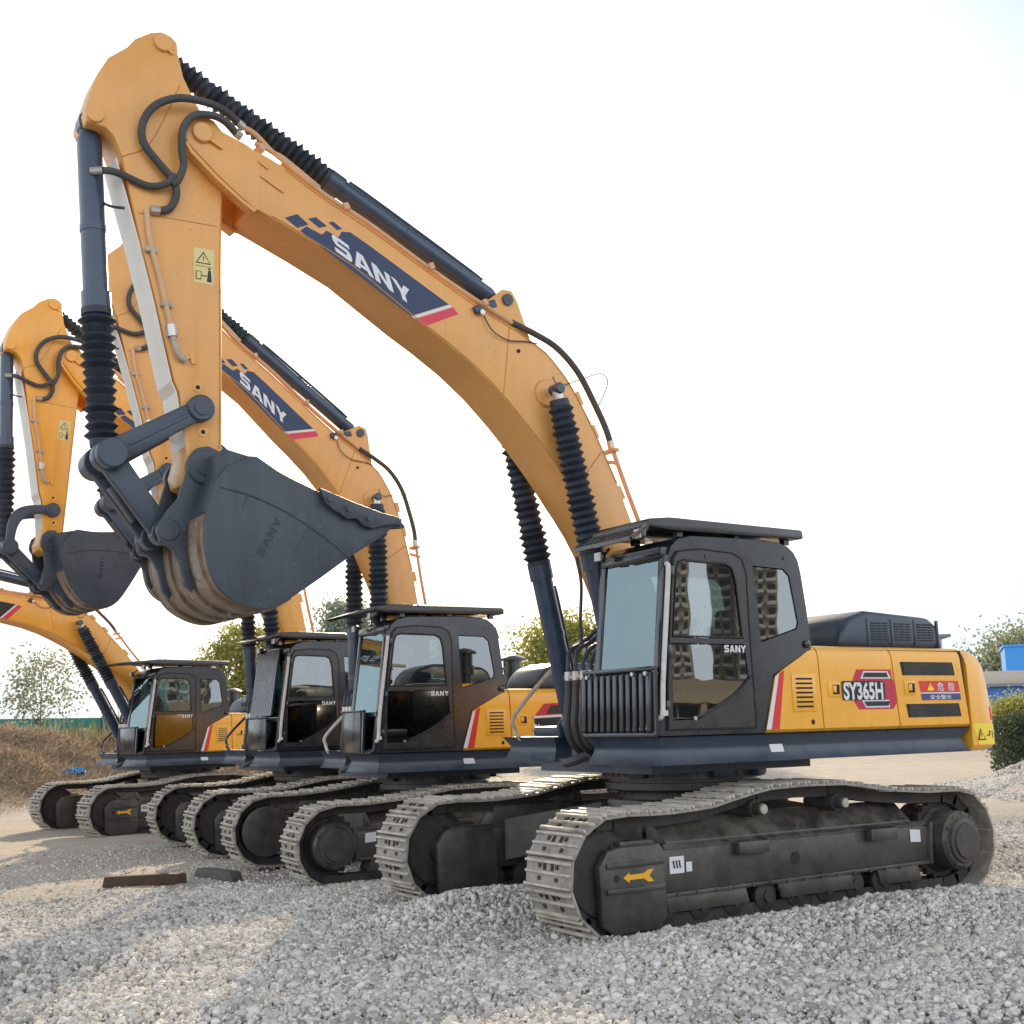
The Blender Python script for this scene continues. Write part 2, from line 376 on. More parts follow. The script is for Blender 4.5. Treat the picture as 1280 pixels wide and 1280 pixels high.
def mk_sprocket(flip):
    b = MB('frame_paint'); s = -1 if flip else 1
    pts = []
    for i in range(44):
        a = 2 * math.pi * i / 44; r = .375 if i % 2 else .335; pts.append((-2.0 + r * math.cos(a), .485 + r * math.sin(a)))
    b.prism(pts, -.03, .03, 'track_dark')
    b.lathe((-2.0, 0, .485), (-2.0, s, .485), [(.0,.30),(.05,.30),(.08,.275),(.27,.265),(.30,.235)], 30)
    b.lathe((-2.0, s * .299, .485), (-2.0, s, .485), [(0,.205),(.025,.20),(.03,.165),(.05,.16),(.055,.06)], 30, 'frame_paint')
    for i in range(12):
        a = 2 * math.pi * i / 12; b.ycyl(-2.0 + .235 * math.cos(a), .485 + .235 * math.sin(a), s * .28, s * .305, .016, 8)
    b.lathe((-2.0, 0, .485), (-2.0, -s, .485), [(.0,.31),(.20,.31),(.22,.33),(.25,.33),(.26,.30)], 32)   # motor cover on the inner side
    return b.mesh('drive_sprocket')
def mk_rollers(kind):
    b = MB('track_dark')
    if kind == 'carrier':
        for s in (-1, 1): pass
        b.lathe((0, -.20, 0), (0, .26, 0), [(0,.05),(.03,.075),(.36,.075),(.36,.05),(.44,.05),(.45,.035)], 16); b.lathe((0, .247, 0), (0, .30, 0), [(0,.040),(.012,.040),(.016,.024)], 16, 'pale_rail')
        b.box((0, -.1, -.13), (.10, .12, .22), 'frame_paint')
    else:
        b.lathe((0, -.14, 0), (0, .14, 0), [(0,.07),(.02,.12),(.06,.12),(.07,.10),(.21,.10),(.22,.12),(.26,.12),(.28,.07)], 16)
        b.ycyl(0, 0, -.16, .16, .05, 12)
    return b.mesh(kind + '_roller')
def mk_carbody():
    b = MB('frame_paint')
    oc = [(.75 * math.cos(R(22.5 + 45 * i)), .75 * math.sin(R(22.5 + 45 * i))) for i in range(8)]
    b.prism(oc, .52, .93, axis='Z', bev=.03)
    for sx in (-1, 1):
        for sy in (-1, 1):
            b.loft([[(sx * .05, sy * .3, .55), (sx * .75, sy * .3, .55), (sx * .75, sy * .3, .90), (sx * .05, sy * .3, .90)],
                    [(sx * .55, sy * 1.06, .36), (sx * 1.35, sy * 1.06, .36), (sx * 1.35, sy * 1.06, .74), (sx * .55, sy * 1.06, .74)]])
    b.cyl((0,0,.90), (0,0,1.04), .60, 40)
    return b.mesh('car_body')
def mk_ring():
    b = MB('frame_paint')
    b.lathe((0,0,1.0), (0,0,2), [(0,.70),(.02,.735),(.08,.735),(.085,.70),(.11,.70),(.115,.76),(.20,.76),(.205,.72),(.31,.72)], 56)
    for i in range(48):
        a = 2 * math.pi * i / 48; b.cyl((.715 * math.cos(a), .715 * math.sin(a), .985), (.715 * math.cos(a), .715 * math.sin(a), 1.0), .014, 6, 'track_dark')
        b.box((.748 * math.cos(a), .748 * math.sin(a), 1.16), (.03, .014, .05), 'track_dark', 0, Matrix.Rotation(a, 3, 'Z'))
    for a in (R(20), R(110), R(160), R(75)): b.box((.79 * math.cos(a), .79 * math.sin(a), 1.19), (.10, .16, .12), 'deck_paint', .01, Matrix.Rotation(a, 3, 'Z'))
    return b.mesh('slewing_ring')
def offset_poly(P, d):
    n = len(P); out = []
    for i in range(n):
        p0, p1, p2 = Vector(P[i - 1]), Vector(P[i]), Vector(P[(i + 1) % n])
        e1 = (p1 - p0).normalized(); e2 = (p2 - p1).normalized()
        n1 = Vector((e1.y, -e1.x)); n2 = Vector((e2.y, -e2.x)); k = (n1 + n2) / max(.3, 1 + n1.dot(n2))
        out.append(tuple(p1 + k * d))
    return out
def mk_deck():
    b = MB('deck_paint')
    pl = [(1.46,.45),(1.46,1.475),(-2.40,1.475),(-2.40,-1.475),(1.10,-1.475),(1.10,-.55),(.72,-.50),(.72,.40)][::-1]
    rings = []
    for z, o in ((1.285,.0),(1.30,.02),(1.395,.062),(1.425,.062),(1.505,.01),(1.512,-.01)): rings.append([(x, y, z) for x, y in offset_poly(pl, o)])
    b.loft(rings)
    b.box((.1, 0, 1.25), (1.9, 1.7, .12)); b.box((.78,0,1.34), (.5,.70,.20))
    for s in (-1, 1): b.prism([(.55,1.5),(1.05,1.5),(1.07,1.62),(.97,1.72),(.86,1.66)], s * .33 - .035, s * .33 + .035, bev=.01); b.prism([(.55,1.5),(1.05,1.5),(1.07,1.62),(.97,1.72),(.86,1.66)], s * .53 - .025, s * .53 + .025, bev=.01)
    for s in (-1, 1): b.prism([(-.5,1.5),(.75,1.5),(.48,2.05),(.30,2.20),(.12,2.05)], s * .34 - .03, s * .34 + .03, bev=.01)
    b.poly([(.33,1.535,1.425),(.18,1.535,1.425),(.16,1.538,1.36),(.31,1.538,1.36)], 'white_decal')
    return b.mesh('platform')

SEC = [(1.475,1.545),(1.475,1.70),(1.475,2.0),(1.475,2.07),(1.475,2.17),(1.465,2.215),(1.44,2.25),(1.40,2.27),(1.30,2.278),(.62,2.28)]
def lpanel(b, xf, xr, m='body_paint', off=0.):
    """hood panel wrapped over side and top; xf(z), xr(z) give front and rear X"""
    va = []; vb = []
    for y, z in SEC:
        va.append((xf(z), y + off, z + off)); vb.append((xr(z), y + off, z + off))
    n = len(SEC); V = va + vb; F = [[i, i + 1, n + i + 1, n + i] for i in range(n - 1)]
    V2 = [(x, y - .03, z - .03) for x, y, z in V]; o = len(V)
    F += [[o + j for j in f][::-1] for f in F]
    F += [[i + 1, i, o + i, o + i + 1] for i in range(n - 1)] + [[n + i, n + i + 1, o + n + i + 1, o + n + i] for i in range(n - 1)]
    F += [[0, n, o + n, o]]
    b.add(V + V2, F, m)
lin = lambda a, za, c, zc: (lambda z: a + (c - a) * (min(max(z, 1.5), 2.3) - za) / (zc - za))
def diag(z):
    pts = [(1.5,.30),(2.0,.155),(2.07,.03),(2.25,-.33),(2.4,-.36)]
    for (z0, x0), (z1, x1) in zip(pts, pts[1:]):
        if z <= z1: return x0 + (x1 - x0) * (z - z0) / (z1 - z0)
    return -.36
S1 = lin(-.405,1.54,-.375,2.26); S2 = lin(-1.40,1.54,-1.33,2.26); S3 = lin(-2.405,1.54,-2.32,2.26)
def mk_hood():
    b = MB('seam_black')
    b.prism([(.27,1.515),(.13,2.0),(.0,2.05),(-.36,2.235),(-2.38,2.245),(-2.42,1.515)], .60, 1.45)
    b.box((-1.65, -.42, 1.88), (1.5, 2.0, .75), 'body_paint', .05); b.box((-.895, -.42, 1.86), (.02, 1.95, .66), 'cab_black')
    b.prism([(-.25,1.515),(-.27,2.2),(-.33,2.26),(-.9,2.26),(-.9,1.515)], -1.47, -.62, 'cab_black', .04)
    b.box((.25,-1.0,1.56), (1.0,.86,.10), 'deck_paint', .02)
    b.box((-.72,.45,1.95), (.30,.4,.62), 'deck_paint', .02)
    return b.mesh('hood')
def mk_panel(which):
    b = MB('body_paint')
    if which == 0:
        lpanel(b, diag, lambda z: S1(z) + .008)
        # louver
        b.box((-.18, 1.479, 1.855), (.29, .008, .33), None, .003)
        for k in range(7): b.box((-.18, 1.4835, 1.735 + k * .04), (.20, .004, .016), 'seam_black')
        b.ycyl(-.27, 1.60, 1.47, 1.479, .022, 12, 'vent_black')
        P = lambda pts, m: b.poly([(x, 1.4785, z) for x, z in pts], m)
        P([(.292,1.548),(.235,1.548),(.112,2.015),(.152,1.995)], 'white_decal')
        P([(.235,1.548),(.14,1.548),(.045,2.05),(.112,2.015)], 'stripe_red')
    elif which == 1: lpanel(b, lambda z: S1(z) - .006, lambda z: S2(z) + .006)
    else: lpanel(b, lambda z: S2(z) - .010, lambda z: S3(z) + .006)
    return b.mesh('side_panel')
def mk_latch(x, z):
    b = MB('body_paint'); b.box((x, 1.479, z), (.15, .010, .13), None, .004); b.box((x - .02, 1.485, z), (.085, .004, .085), 'seam_black'); b.box((x + .0, 1.4875, z + .005), (.045, .006, .06), 'body_paint', .003)
    return b.mesh('latch')
def mk_vent(zc, xs):
    b = MB('vent_black')
    x0, x1 = xs
    b.prism([(x0, zc + .062),(x1, zc + .062),(x1 - .025, zc - .062),(x0 - .025, zc - .062)][::-1], 1.475, 1.4795)
    for k in range(10): b.box(((x0 + x1) / 2 - .012, 1.4815, zc - .052 + k * .0115), (abs(x1 - x0) - .05, .008, .005), 'frame_paint')
    return b.mesh('air_vent')
def mk_badge():
    b = MB('badge_red'); Y = 1.4775
    def P(pts, m, y): filled(b, [(x, y, z) for x, z in pts], m)
    P([(-.86,2.06),(-1.32,2.06),(-1.33,1.98),(-1.36,1.94),(-1.37,1.75),(-1.32,1.70),(-.86,1.70),(-.80,1.78),(-.80,1.96)], 'badge_red', Y)
    for dz, sg in ((2.045,-1),(1.715,1)):
        P([(-.95,dz),(-1.27,dz),(-1.31 + (.04 if sg > 0 else 0),dz + sg*.068),(-.90,dz + sg*.068)], 'white_decal', Y + .003)
        P([(-.96,dz + sg*.014),(-1.255,dz + sg*.014),(-1.275,dz + sg*.056),(-.93,dz + sg*.056)], 'black_decal', Y + .006)
    P([(-.655,1.955),(-1.19,1.955),(-1.215,1.93),(-1.215,1.80),(-1.19,1.785),(-.655,1.785)], 'black_decal', Y + .008)
    text_polys(b, 'SY365H', (-.662, Y + .013, 1.795), (-.160,0,0), (0,0,.205), 'white_decal', .035)
    return b.mesh('model_badge')
def mk_badge2():
    b = MB('black_decal'); Y = 1.4775
    def P(pts, m, y): filled(b, [(x, y, z) for x, z in pts], m)
    P([(-.88,2.08),(-1.36,2.10),(-1.36,1.90),(-.72,1.90)], 'badge_red', Y)
    P([(-.98,2.055),(-1.33,2.07),(-1.33,1.95),(-.92,1.95)], 'black_decal', Y + .003)
    b.box((-1.05, 1.482, 1.765), (.62, .012, .27), 'vent_black', .004)
    P([(-.72,1.925),(-1.36,1.945),(-1.36,1.915),(-.72,1.895)], 'white_decal', Y + .014)
    text_polys(b, 'SY', (-.70, Y + .016, 1.68), (-.09,0,0), (0,0,.20), 'white_decal', .03)
    return b.mesh('model_badge')
def mk_danger():
    b = MB('red_decal'); Y = 1.4785
    def P(pts, m, y): filled(b, [(x, y, z) for x, z in pts], m)
    P([(-1.70,1.955),(-2.27,1.955),(-2.29,1.85),(-1.72,1.85)], 'stripe_red', Y)
    P([(-1.72,1.847),(-2.29,1.847),(-2.29,1.837),(-1.72,1.837)], 'white_decal', Y)
    P([(-1.72,1.834),(-2.29,1.834),(-2.295,1.775),(-1.73,1.775)], 'violet_decal', Y)
    P([(-1.86,1.94),(-1.91,1.865),(-1.805,1.865)], 'yellow_decal', Y + .003); P([(-1.857,1.925),(-1.866,1.925),(-1.863,1.895),(-1.859,1.895)], 'black_decal', Y + .006)
    text_polys(b, '\u5371', (-1.955, Y + .003, 1.868), (-.098,0,0), (0,0,.086), 'white_decal', .012)
    text_polys(b, '\u9669', (-2.11, Y + .003, 1.868), (-.098,0,0), (0,0,.086), 'white_decal', .012)
    text_polys(b, '\u5b89\u5168\u8b66\u793a', (-1.84, Y + .003, 1.785), (-.078,0,0), (0,0,.046), 'white_decal', .01)
    return b.mesh('danger_sticker')
def mk_counterweight():
    b = MB('body_paint')
    half = [(-2.43,1.47),(-2.60,1.47),(-2.74,1.455),(-2.85,1.40),(-2.95,1.28),(-3.08,1.05),(-3.22,.70),(-3.30,.35)]
    pl = half + [(-3.32,0)] + [(x, -y) for x, y in half[::-1]]
    def ring(z, ins, xs=0): 
        q = []
        for x, y in pl:
            k = max(0, (-2.43 - x) / .9); q.append((min(x + ins * (1 if x < -2.5 else 0) + xs * k, -2.43), y * (1 - ins / 1.47), z))
        return q
    b.loft([ring(1.285,.07), ring(1.30,.03), ring(1.34,.0), ring(1.60,-.004,.02), ring(1.90,.0,.10), ring(2.10,.005,.18), ring(2.19,.03,.22), ring(2.245,.075,.24), ring(2.27,.13,.24), ring(2.278,.2,.24)])
    return b.mesh('counterweight')
def mk_cw_sticker():
    b = MB('yellow_decal')
    def P(pts, m, y): filled(b, [(x, y + dy, z) for x, z, dy in pts], m)
    b.add([(-2.445,1.474,1.545),(-2.60,1.476,1.545),(-2.74,1.461,1.54),(-2.845,1.408,1.53),(-2.845,1.408,1.345),(-2.74,1.461,1.34),(-2.60,1.476,1.34),(-2.52,1.474,1.34)],
          [[0,1,6,7],[1,2,5,6],[2,3,4,5]], 'yellow_decal')
    y = 1.4795
    filled(b, [(-2.545,y,1.50),(-2.625,y,1.385),(-2.50,y,1.385)], 'black_decal'); filled(b, [(-2.548,y+.002,1.478),(-2.603,y+.002,1.397),(-2.522,y+.002,1.397)], 'yellow_decal')
    b.box((-2.552,y + .003,1.435), (.010,.002,.04), 'black_decal')
    for q in ((-2.67,1.43,.04,.012),(-2.70,1.45,.012,.05),(-2.735,1.46,.03,.014),(-2.755,1.435,.012,.07)): b.box((q[0],1.474 - max(0,(-2.68-q[0]))*.25,q[1]), (q[2],.003,q[3]), 'black_decal')
    return b.mesh('warning_sticker')
def mk_reflector():
    b = MB('tail_red'); b.box((-2.785,1.432,1.64), (.085,.016,.13), None, .004, Matrix.Rotation(R(27),3,'Z')); return b.mesh('reflector')
def mk_enginecover():
    b = MB('deck_paint')
    P = [(-.95,2.275),(-.99,2.44),(-1.10,2.56),(-1.35,2.635),(-2.25,2.59),(-2.36,2.52),(-2.46,2.275)]
    b.prism(P, .30, 1.22, bev=.06, seg=3)
    for k in range(3):
        for j in range(7):
            for i in range(3): b.box((-1.42 - k * .33 - i * .085, 1.222, 2.36 + j * .026), (.062, .012, .010), 'vent_black')
    for k in range(4): b.box((-1.345 - k * .335, 1.215, 2.43), (.03, .03, .26), 'deck_paint', .008)
    return b.mesh('engine_cover')
def mk_precleaner():
    b = MB('cab_black')
    b.lathe((-.62,.62,2.24), (-.62,.62,3), [(0,.10),(.10,.10),(.10,.13),(.16,.13)], 20)
    b.lathe((-.62,.62,2.40), (-.62,.62,3), [(0,.12),(.05,.125),(.16,.12)], 20, 'lamp_glass')
    b.lathe((-.62,.62,2.55), (-.62,.62,3), [(0,.14),(.03,.14),(.06,.10),(.075,.02)], 20)
    return b.mesh('air_precleaner')
def mk_exhaust():
    b = MB('cab_black')
    b.lathe((-1.55,-.55,2.2), (-1.55,-.55,3), [(0,.13),(.22,.13),(.22,.17),(.36,.17),(.37,.14),(.56,.14)], 20)
    b.lathe((-1.55,-.55,2.75), (-1.55,-.55,3), [(0,.20),(.03,.20),(.07,.12),(.09,.02)], 20, 'grey_steel')
    return b.mesh('exhaust_stack')
# cab -------------------------------------------------------------
CAB = [(1.45,1.52),(1.41,2.0),(1.29,2.95),(1.25,3.06),(1.17,3.13),(1.02,3.165),(.3,3.18),(-.0,3.165),(-.10,3.14),(-.17,3.09),(-.215,3.02),(-.24,2.92),(-.285,2.6),(-.315,2.28),(-.30,2.235),(.05,2.055),(.165,2.01),(.305,1.52)]
DOOR = [(1.375,1.56),(1.37,1.9),(1.29,2.7),(1.245,2.97),(1.19,3.035),(.95,3.065),(.58,3.05),(.475,3.0),(.43,2.88),(.425,2.3),(.405,1.56)]
WIN_U = [(1.30,2.31),(1.235,2.85),(1.205,2.94),(1.13,2.965),(.66,2.955),(.585,2.915),(.55,2.80),(.505,2.31)]
WIN_L = [(1.31,2.265),(.50,2.265),(.47,1.96),(.60,1.85),(.85,1.73),(1.05,1.645),(1.32,1.64)]
WIN_R = [(.34,2.95),(-.03,2.94),(-.10,2.88),(-.175,2.47),(-.155,2.41),(.29,2.285)]
inset = lambda P, d: offset_poly(P, d)
def mk_cab():
    b = MB('cab_black')
    hole = [(1.33,1.62),(1.33,1.95),(1.25,2.7),(1.21,2.93),(1.16,2.99),(.62,2.99),(.50,2.93),(.47,2.8),(.455,1.62)]
    b.plate(CAB, [hole, WIN_R], 1.465, .035)
    rs = [(x, z) for x, z in CAB]
    b.plate(rs, [[(1.22,2.2),(1.15,2.9),(.55,2.95),(.52,2.2)], WIN_R], .60, .035)
    n = len(CAB)
    # roof, back and floor skin between the two sides (front left open for the windshield)
    idx = list(range(2, 15))
    V = []; F = []
    for i in idx:
        x, z = CAB[i]
        for y, dz in ((1.464,0),(1.44,.012),(.62,.012),(.566,0)): V.append((x, y, z + (dz if z > 3 else 0)))
    for k in range(len(idx) - 1):
        for j in range(3): F.append([k * 4 + j, k * 4 + j + 1, k * 4 + 5 + j, k * 4 + 4 + j])
    b.add(V, F)
    b.box((-.29,1.015,2.28), (.04,.9,.10))
    b.box((.55, 1.015, 1.535), (1.75,.86,.03), 'interior')
    b.box((-.05,1.015,1.9), (.05,.86,.72), 'interior')
    # front frame
    b.bar((1.452,1.42,1.52), (1.285,1.42,3.0), .085, .06, None, .012, up=(1,0,0)); b.bar((1.452,.61,1.52), (1.285,.61,3.0), .085, .06, None, .012, up=(1,0,0))
    b.bar((1.285,.60,3.02), (1.285,1.44,3.02), .10, .09, None, .012); b.bar((1.412,.60,1.985), (1.412,1.44,1.985), .06, .05); b.bar((1.45,.60,1.545), (1.45,1.44,1.545), .06, .05)
    b.cyl((-.05,1.467,3.035), (-.05,1.473,3.035), .018, 10); b.lathe((-.255,1.45,2.28), (-.255,1.50,2.28), [(0,.035),(.035,.035),(.045,.02)], 12)
    return b.mesh('cab')
def mk_door():
    b = MB('door_grey'); b.plate(DOOR, [WIN_U, WIN_L], 1.486, .02)
    for (lp) in (WIN_U,):
        P = [(x, 1.488, z) for x, z in offset_poly(lp[::-1], .012)]; b.tube(P + [P[0]], .008, 6, 'black_decal', 1)
    b.tube([(1.12,1.475,1.66),(1.02,1.49,1.67),(.80,1.492,1.765),(.60,1.49,1.87),(.44,1.489,2.0)], .010, 6, 'cab_black')
    P = [(x, 1.4855, z) for x, z in offset_poly(DOOR[::-1], .008)]; b.tube(P + [P[0]], .0075, 6, 'seam_black', 1)
    b.ycyl(1.09,1.655,1.486,1.495,.018,10,'chrome')
    b.ycyl(.88,3.0,1.486,1.492,.020,10,'cab_black')
    for z in (1.75,2.2,2.85): b.box((1.36 - (z-1.9)*.1 if z>1.9 else 1.375,1.49,z), (.035,.02,.10), 'cab_black', .006)
    return b.mesh('door')
def pane(poly, y, m='glass', name='window'):
    b = MB(m); filled(b, [(x, y, z) for x, z in poly], m); return b.mesh(name, smooth=0)
def mk_windshield():
    b = MB('windshield_glass'); b.poly([(1.416,.65,2.0),(1.416,1.38,2.0),(1.300,1.38,2.98),(1.300,.65,2.98)]); return b.mesh('windshield', smooth=0)
def mk_lowerfront():
    b = MB('glass'); b.poly([(1.455,.65,1.57),(1.455,1.38,1.57),(1.418,1.38,1.97),(1.418,.65,1.97)]); return b.mesh('lower_windshield', smooth=0)
def mk_guard(kind):
    b = MB('cab_black')
    if kind == 'ribbed':
        b.box((1.49,1.0,2.06), (.05,.96,.035), None, .006); b.box((1.50,1.0,1.53), (.04,.96,.035), None, .006)
        for k in range(11):
            y = .55 + k * .088
            b.prism([(1.51,1.545),(1.54,1.56),(1.525,2.02),(1.49,2.05)], y - .026, y + .026, bev=.006)
        for y in (.53,1.475): b.bar((1.50,y,1.53), (1.485,y,2.06), .03, .04)
        for y, z in ((.62,2.02),(1.42,2.02),(1.25,2.02)): b.cyl((1.52,y,z), (1.545,y,z), .018, 8, 'chrome')
    elif kind == 'panel':
        b.box((1.52,.84,1.77), (.03,.62,.50), None, .01); b.box((1.525,.84,2.025), (.05,.66,.02), 'grey_steel', .004)
        b.bar((1.52,1.20,1.52), (1.50,1.20,2.04), .03, .04); b.box((1.50,1.0,1.53), (.04,.9,.03))
    else:
        b.box((1.53,.90,1.77), (.03,.62,.46), None, .01); b.box((1.525,.90,2.02), (.06,.66,.03), 'grey_steel', .004)
        for y in (.62, 1.30): b.bar((1.50,y,2.05), (1.37,y,3.05), .03, .03)
        for k in range(13): b.bar((1.51,.62 + k * .0567,2.05), (1.385,.62 + k * .0567,3.05), .014, .045)
        for z in (2.06, 2.55, 3.05): b.bar((1.50 - (z - 2.05) * .125, .62, z), (1.50 - (z - 2.05) * .125, 1.30, z), .03, .03)
    return b.mesh('front_guard')
def mk_visor(kind):
    b = MB('door_grey')
    b.prism([(1.44,3.235),(1.42,3.30),(1.2,3.325),(-.33,3.315),(-.36,3.30),(-.36,3.235),(-.30,3.225),(1.2,3.215)], .62, 1.415, bev=.012)
    for x in (1.05, .4, -.2):
        for y in (.75,1.33): b.box((x,y,3.20), (.06,.06,.05), 'cab_black')
    b.cyl((1.0,1.30,3.31), (1.0,1.30,3.35), .012, 8, 'chrome')
    # front mesh canopy
    if kind == 'mesh':
        b.bar((1.44,.62,3.24), (1.62,.60,3.12), .03, .03, 'cab_black'); b.bar((1.44,1.41,3.24), (1.62,1.41,3.12), .03, .03, 'cab_black')
        b.bar((1.62,.60,3.12), (1.62,1.41,3.12), .025, .03, 'cab_black')
        for k in range(13):
            t = (k + .5) / 13; b.bar((1.44,.62 + .78 * t,3.245), (1.62,.61 + .79 * min(1, t + .10),3.125), .005, .006, 'frame_paint')
        for k in range(4):
            t = (k + 1) / 5; b.bar((1.44 + .18 * t,.61,3.245 - .12 * t), (1.44 + .18 * t,1.41,3.245 - .12 * t), .006, .006, 'frame_paint')
    elif kind == 'tip':
        b.prism([(1.44,3.235),(1.95,3.20),(2.05,3.225),(1.95,3.255),(1.42,3.30)], .64, 1.40, 'door_grey', .01)
    else:
        b.prism([(1.44,3.235),(1.72,3.16),(1.80,3.18),(1.42,3.30)], .62, 1.41, 'cab_black', .01)
    return b.mesh('roof_guard')
def mk_lamp(y, z, x):
    b = MB('cab_black'); b.box((x,y,z), (.05,.10,.09), None, .012); b.box((x + .03,y,z), (.02,.085,.075), 'lamp_glass', .006); b.bar((x - .02,y,z), (x - .10,y,z + .08), .02, .02)
    return b.mesh('work_light')
def mk_cabrail():
    b = MB('foam_white'); b.tube([(1.452,1.462,1.66),(1.44,1.50,1.70),(1.425,1.505,1.95),(1.36,1.505,2.5),(1.315,1.50,2.86),(1.30,1.465,2.92)], .021, 10); b.tube([(1.43,1.505,1.72),(1.428,1.505,1.68)], .034, 8, None, 1)
    return b.mesh('handrail')
def mk_seat():
    b = MB('seat_fabric'); b.box((.42,1.0,1.98), (.50,.50,.14), None, .05); b.box((.16,1.0,2.32), (.14,.48,.62), None, .06, Matrix.Rotation(R(-8),3,'Y')); b.box((.10,1.0,2.72), (.10,.28,.18), None, .04)
    b.box((.42,1.0,1.74), (.42,.40,.36), 'interior', .02)
    return b.mesh('operator_seat')
def mk_console():
    b = MB('interior'); b.box((.50,1.0,2.02), (.30,.74,.06))
    for s in (-1, 1): b.box((.50,1.0 + s * .31,2.12), (.42,.10,.14), 'interior', .02); b.cyl((.68,1.0 + s * .31,2.15), (.72,1.0 + s * .31,2.36), .02, 8); b.box((.72,1.0 + s * .31,2.38), (.05,.05,.09), 'seat_fabric', .015)
    b.box((.6,.76,1.56),(1.25,.10,.02)); b.box((1.18,.76,2.22), (.12,.16,.12), 'interior', .02); b.bar((1.2,.76,1.55), (1.18,.76,2.2), .04, .04, 'interior')
    return b.mesh('console')
def mk_cablogo():
    b = MB('white_decal'); h = .060; sany(b, (.735,1.489,2.195), (-.0555,0,0), (0,0,h), None, 'white_decal', .12); return b.mesh('cab_logo')
def mk_wiper():
    b = MB('black_decal'); b.tube([(1.43,1.30,1.98),(1.36,1.05,2.35)], .008, 6, None, 1); b.tube([(1.40,1.22,2.1),(1.345,.95,2.62)], .010, 6, None, 1); return b.mesh('wiper')
def mk_cabback():
    b = MB('cab_black'); b.box((-.33,1.10,3.0), (.10,.20,.16), None, .01, Matrix.Rotation(R(20),3,'Y')); return b.mesh('rear_lamp')
def mk_antenna():
    b = MB('hose'); b.tube([(-.25,.75,2.75),(-.42,.75,2.82),(-.62,.75,2.95)], .008, 6); return b.mesh('antenna')
# working equipment -------------------------------------------------
BT = [(4.45,6.315),(4.19,6.225),(3.9,6.07),(3.42,5.86),(3.01,5.66),(2.6,5.46),(2.2,5.28),(1.95,5.19),(1.78,5.105),(1.62,5.02),(1.50,4.91),(1.38,4.78),(1.28,4.63),(1.16,4.44),(1.04,4.22),(.86,3.87),(.69,3.47)]
BB = [(.98,3.17),(1.12,3.40),(1.27,3.60),(1.44,3.82),(1.60,4.01),(1.78,4.21),(1.97,4.40),(2.20,4.61),(2.47,4.81),(2.75,4.98),(2.99,5.11),(3.29,5.29),(3.57,5.46),(3.95,5.62),(4.30,5.755),(4.46,5.815)]
def mk_boom():
    b = MB('boom_paint'); W = .27
    foot = [(.34,2.60),(.13,2.12),(.11,1.98),(.16,1.86),(.27,1.80),(.40,1.83),(.49,1.95),(.66,2.45)]
    b.prism(BT + foot + BB, -W, W, bev=.014)
    tip = [(4.40,6.28),(4.54,6.345),(4.73,6.40),(4.80,6.475),(4.90,6.50),(5.0,6.46),(5.055,6.37),(5.03,6.27),(4.96,6.19),(4.76,6.02),(4.55,5.865),(4.44,5.80),(4.40,5.79)]
    for s in (-1, 1):
        b.prism(tip, min(s * .205, s * .275), max(s * .205, s * .275), bev=.012)
        fl = [(5.01,6.245),(4.97,6.18),(4.765,6.005),(4.55,5.85),(4.43,5.79),(4.46,5.76),(4.56,5.82),(4.78,5.975),(4.99,6.15),(5.04,6.23)]
        b.prism(fl, min(s * .19, s * .29), max(s * .19, s * .29), bev=.008)
        b.ycyl(4.90,6.34,s * .27,s * .312,.082,24,bev=.008)
        b.bar((4.86,s * .292,6.31), (4.73,s * .292,6.25), .02, .03, None, .004); b.bar((4.40,s * .279,6.10), (4.20,s * .279,6.0), .012, .03, None, .004); b.bar((4.42,s * .279,6.22), (4.34,s * .279,6.17), .012, .02, None, .004)
        b.ycyl(1.63,4.62,s * .26,s * .30,.13,24,bev=.01)
        b.ycyl(.30,2.0,s * .26,s * .33,.12,24,bev=.01)
        b.ycyl(1.93,4.98,s * .268,s * .279,.018,10,'seam_black')
    # bracket for the stick cylinder, on the back of the boom
    for s in (-1, 1): b.prism([(2.35,5.33),(2.12,5.50),(2.0,5.60),(1.90,5.60),(1.84,5.50),(1.66,5.03)], s * .115 - .03, s * .115 + .03, bev=.01)
    b.ycyl(1.96,5.50,-.17,.17,.055,16,'grey_steel')
    for x, z in ((1.25,4.66),(1.08,4.36),(.80,3.80)): b.bar((x + .02,.2,z + .03), (x - .04,.2,z - .09), .08, .05)
    # valve and lamp bracket on the side
    b.box((2.36,.285,5.30), (.09,.04,.07), 'grey_steel', .01, Matrix.Rotation(R(25),3,'Y')); b.ycyl(2.33,5.27,.27,.32,.025,10,'chrome')
    b.tube([(2.30,.285,5.25),(2.22,.30,5.12),(2.05,.29,5.06),(1.85,.285,5.08),(1.72,.27,5.08)], .006, 6, 'hose')
    b.box((2.15,.1,5.42), (.16,.10,.08), 'grey_steel', .01, Matrix.Rotation(R(25),3,'Y'))
    b.tube([(1.58,.30,4.78),(1.55,.31,4.72),(1.50,.31,4.70),(1.42,.30,4.73),(1.25,.28,4.80),(1.0,.26,4.90),(.90,.24,4.85),(.93,.22,4.72),(1.0,.22,4.6)], .005, 6, 'hose')
    for s in (-1, 1):
        W2 = .2705 * s
        b.tube([(x, W2, z + .018) for x, z in BB[2:-1]], .006, 5, 'weld', 2); b.tube([(x, W2, z - .020) for x, z in BT[1:-1]], .006, 5, 'weld', 2)
        b.tube([(2.02,W2,5.19),(2.10,W2,4.54)], .005, 5, 'weld', 1); b.tube([(1.02,W2,4.14),(1.36,W2,3.74)], .005, 5, 'weld', 1)
    return b.mesh('boom', FOOT)
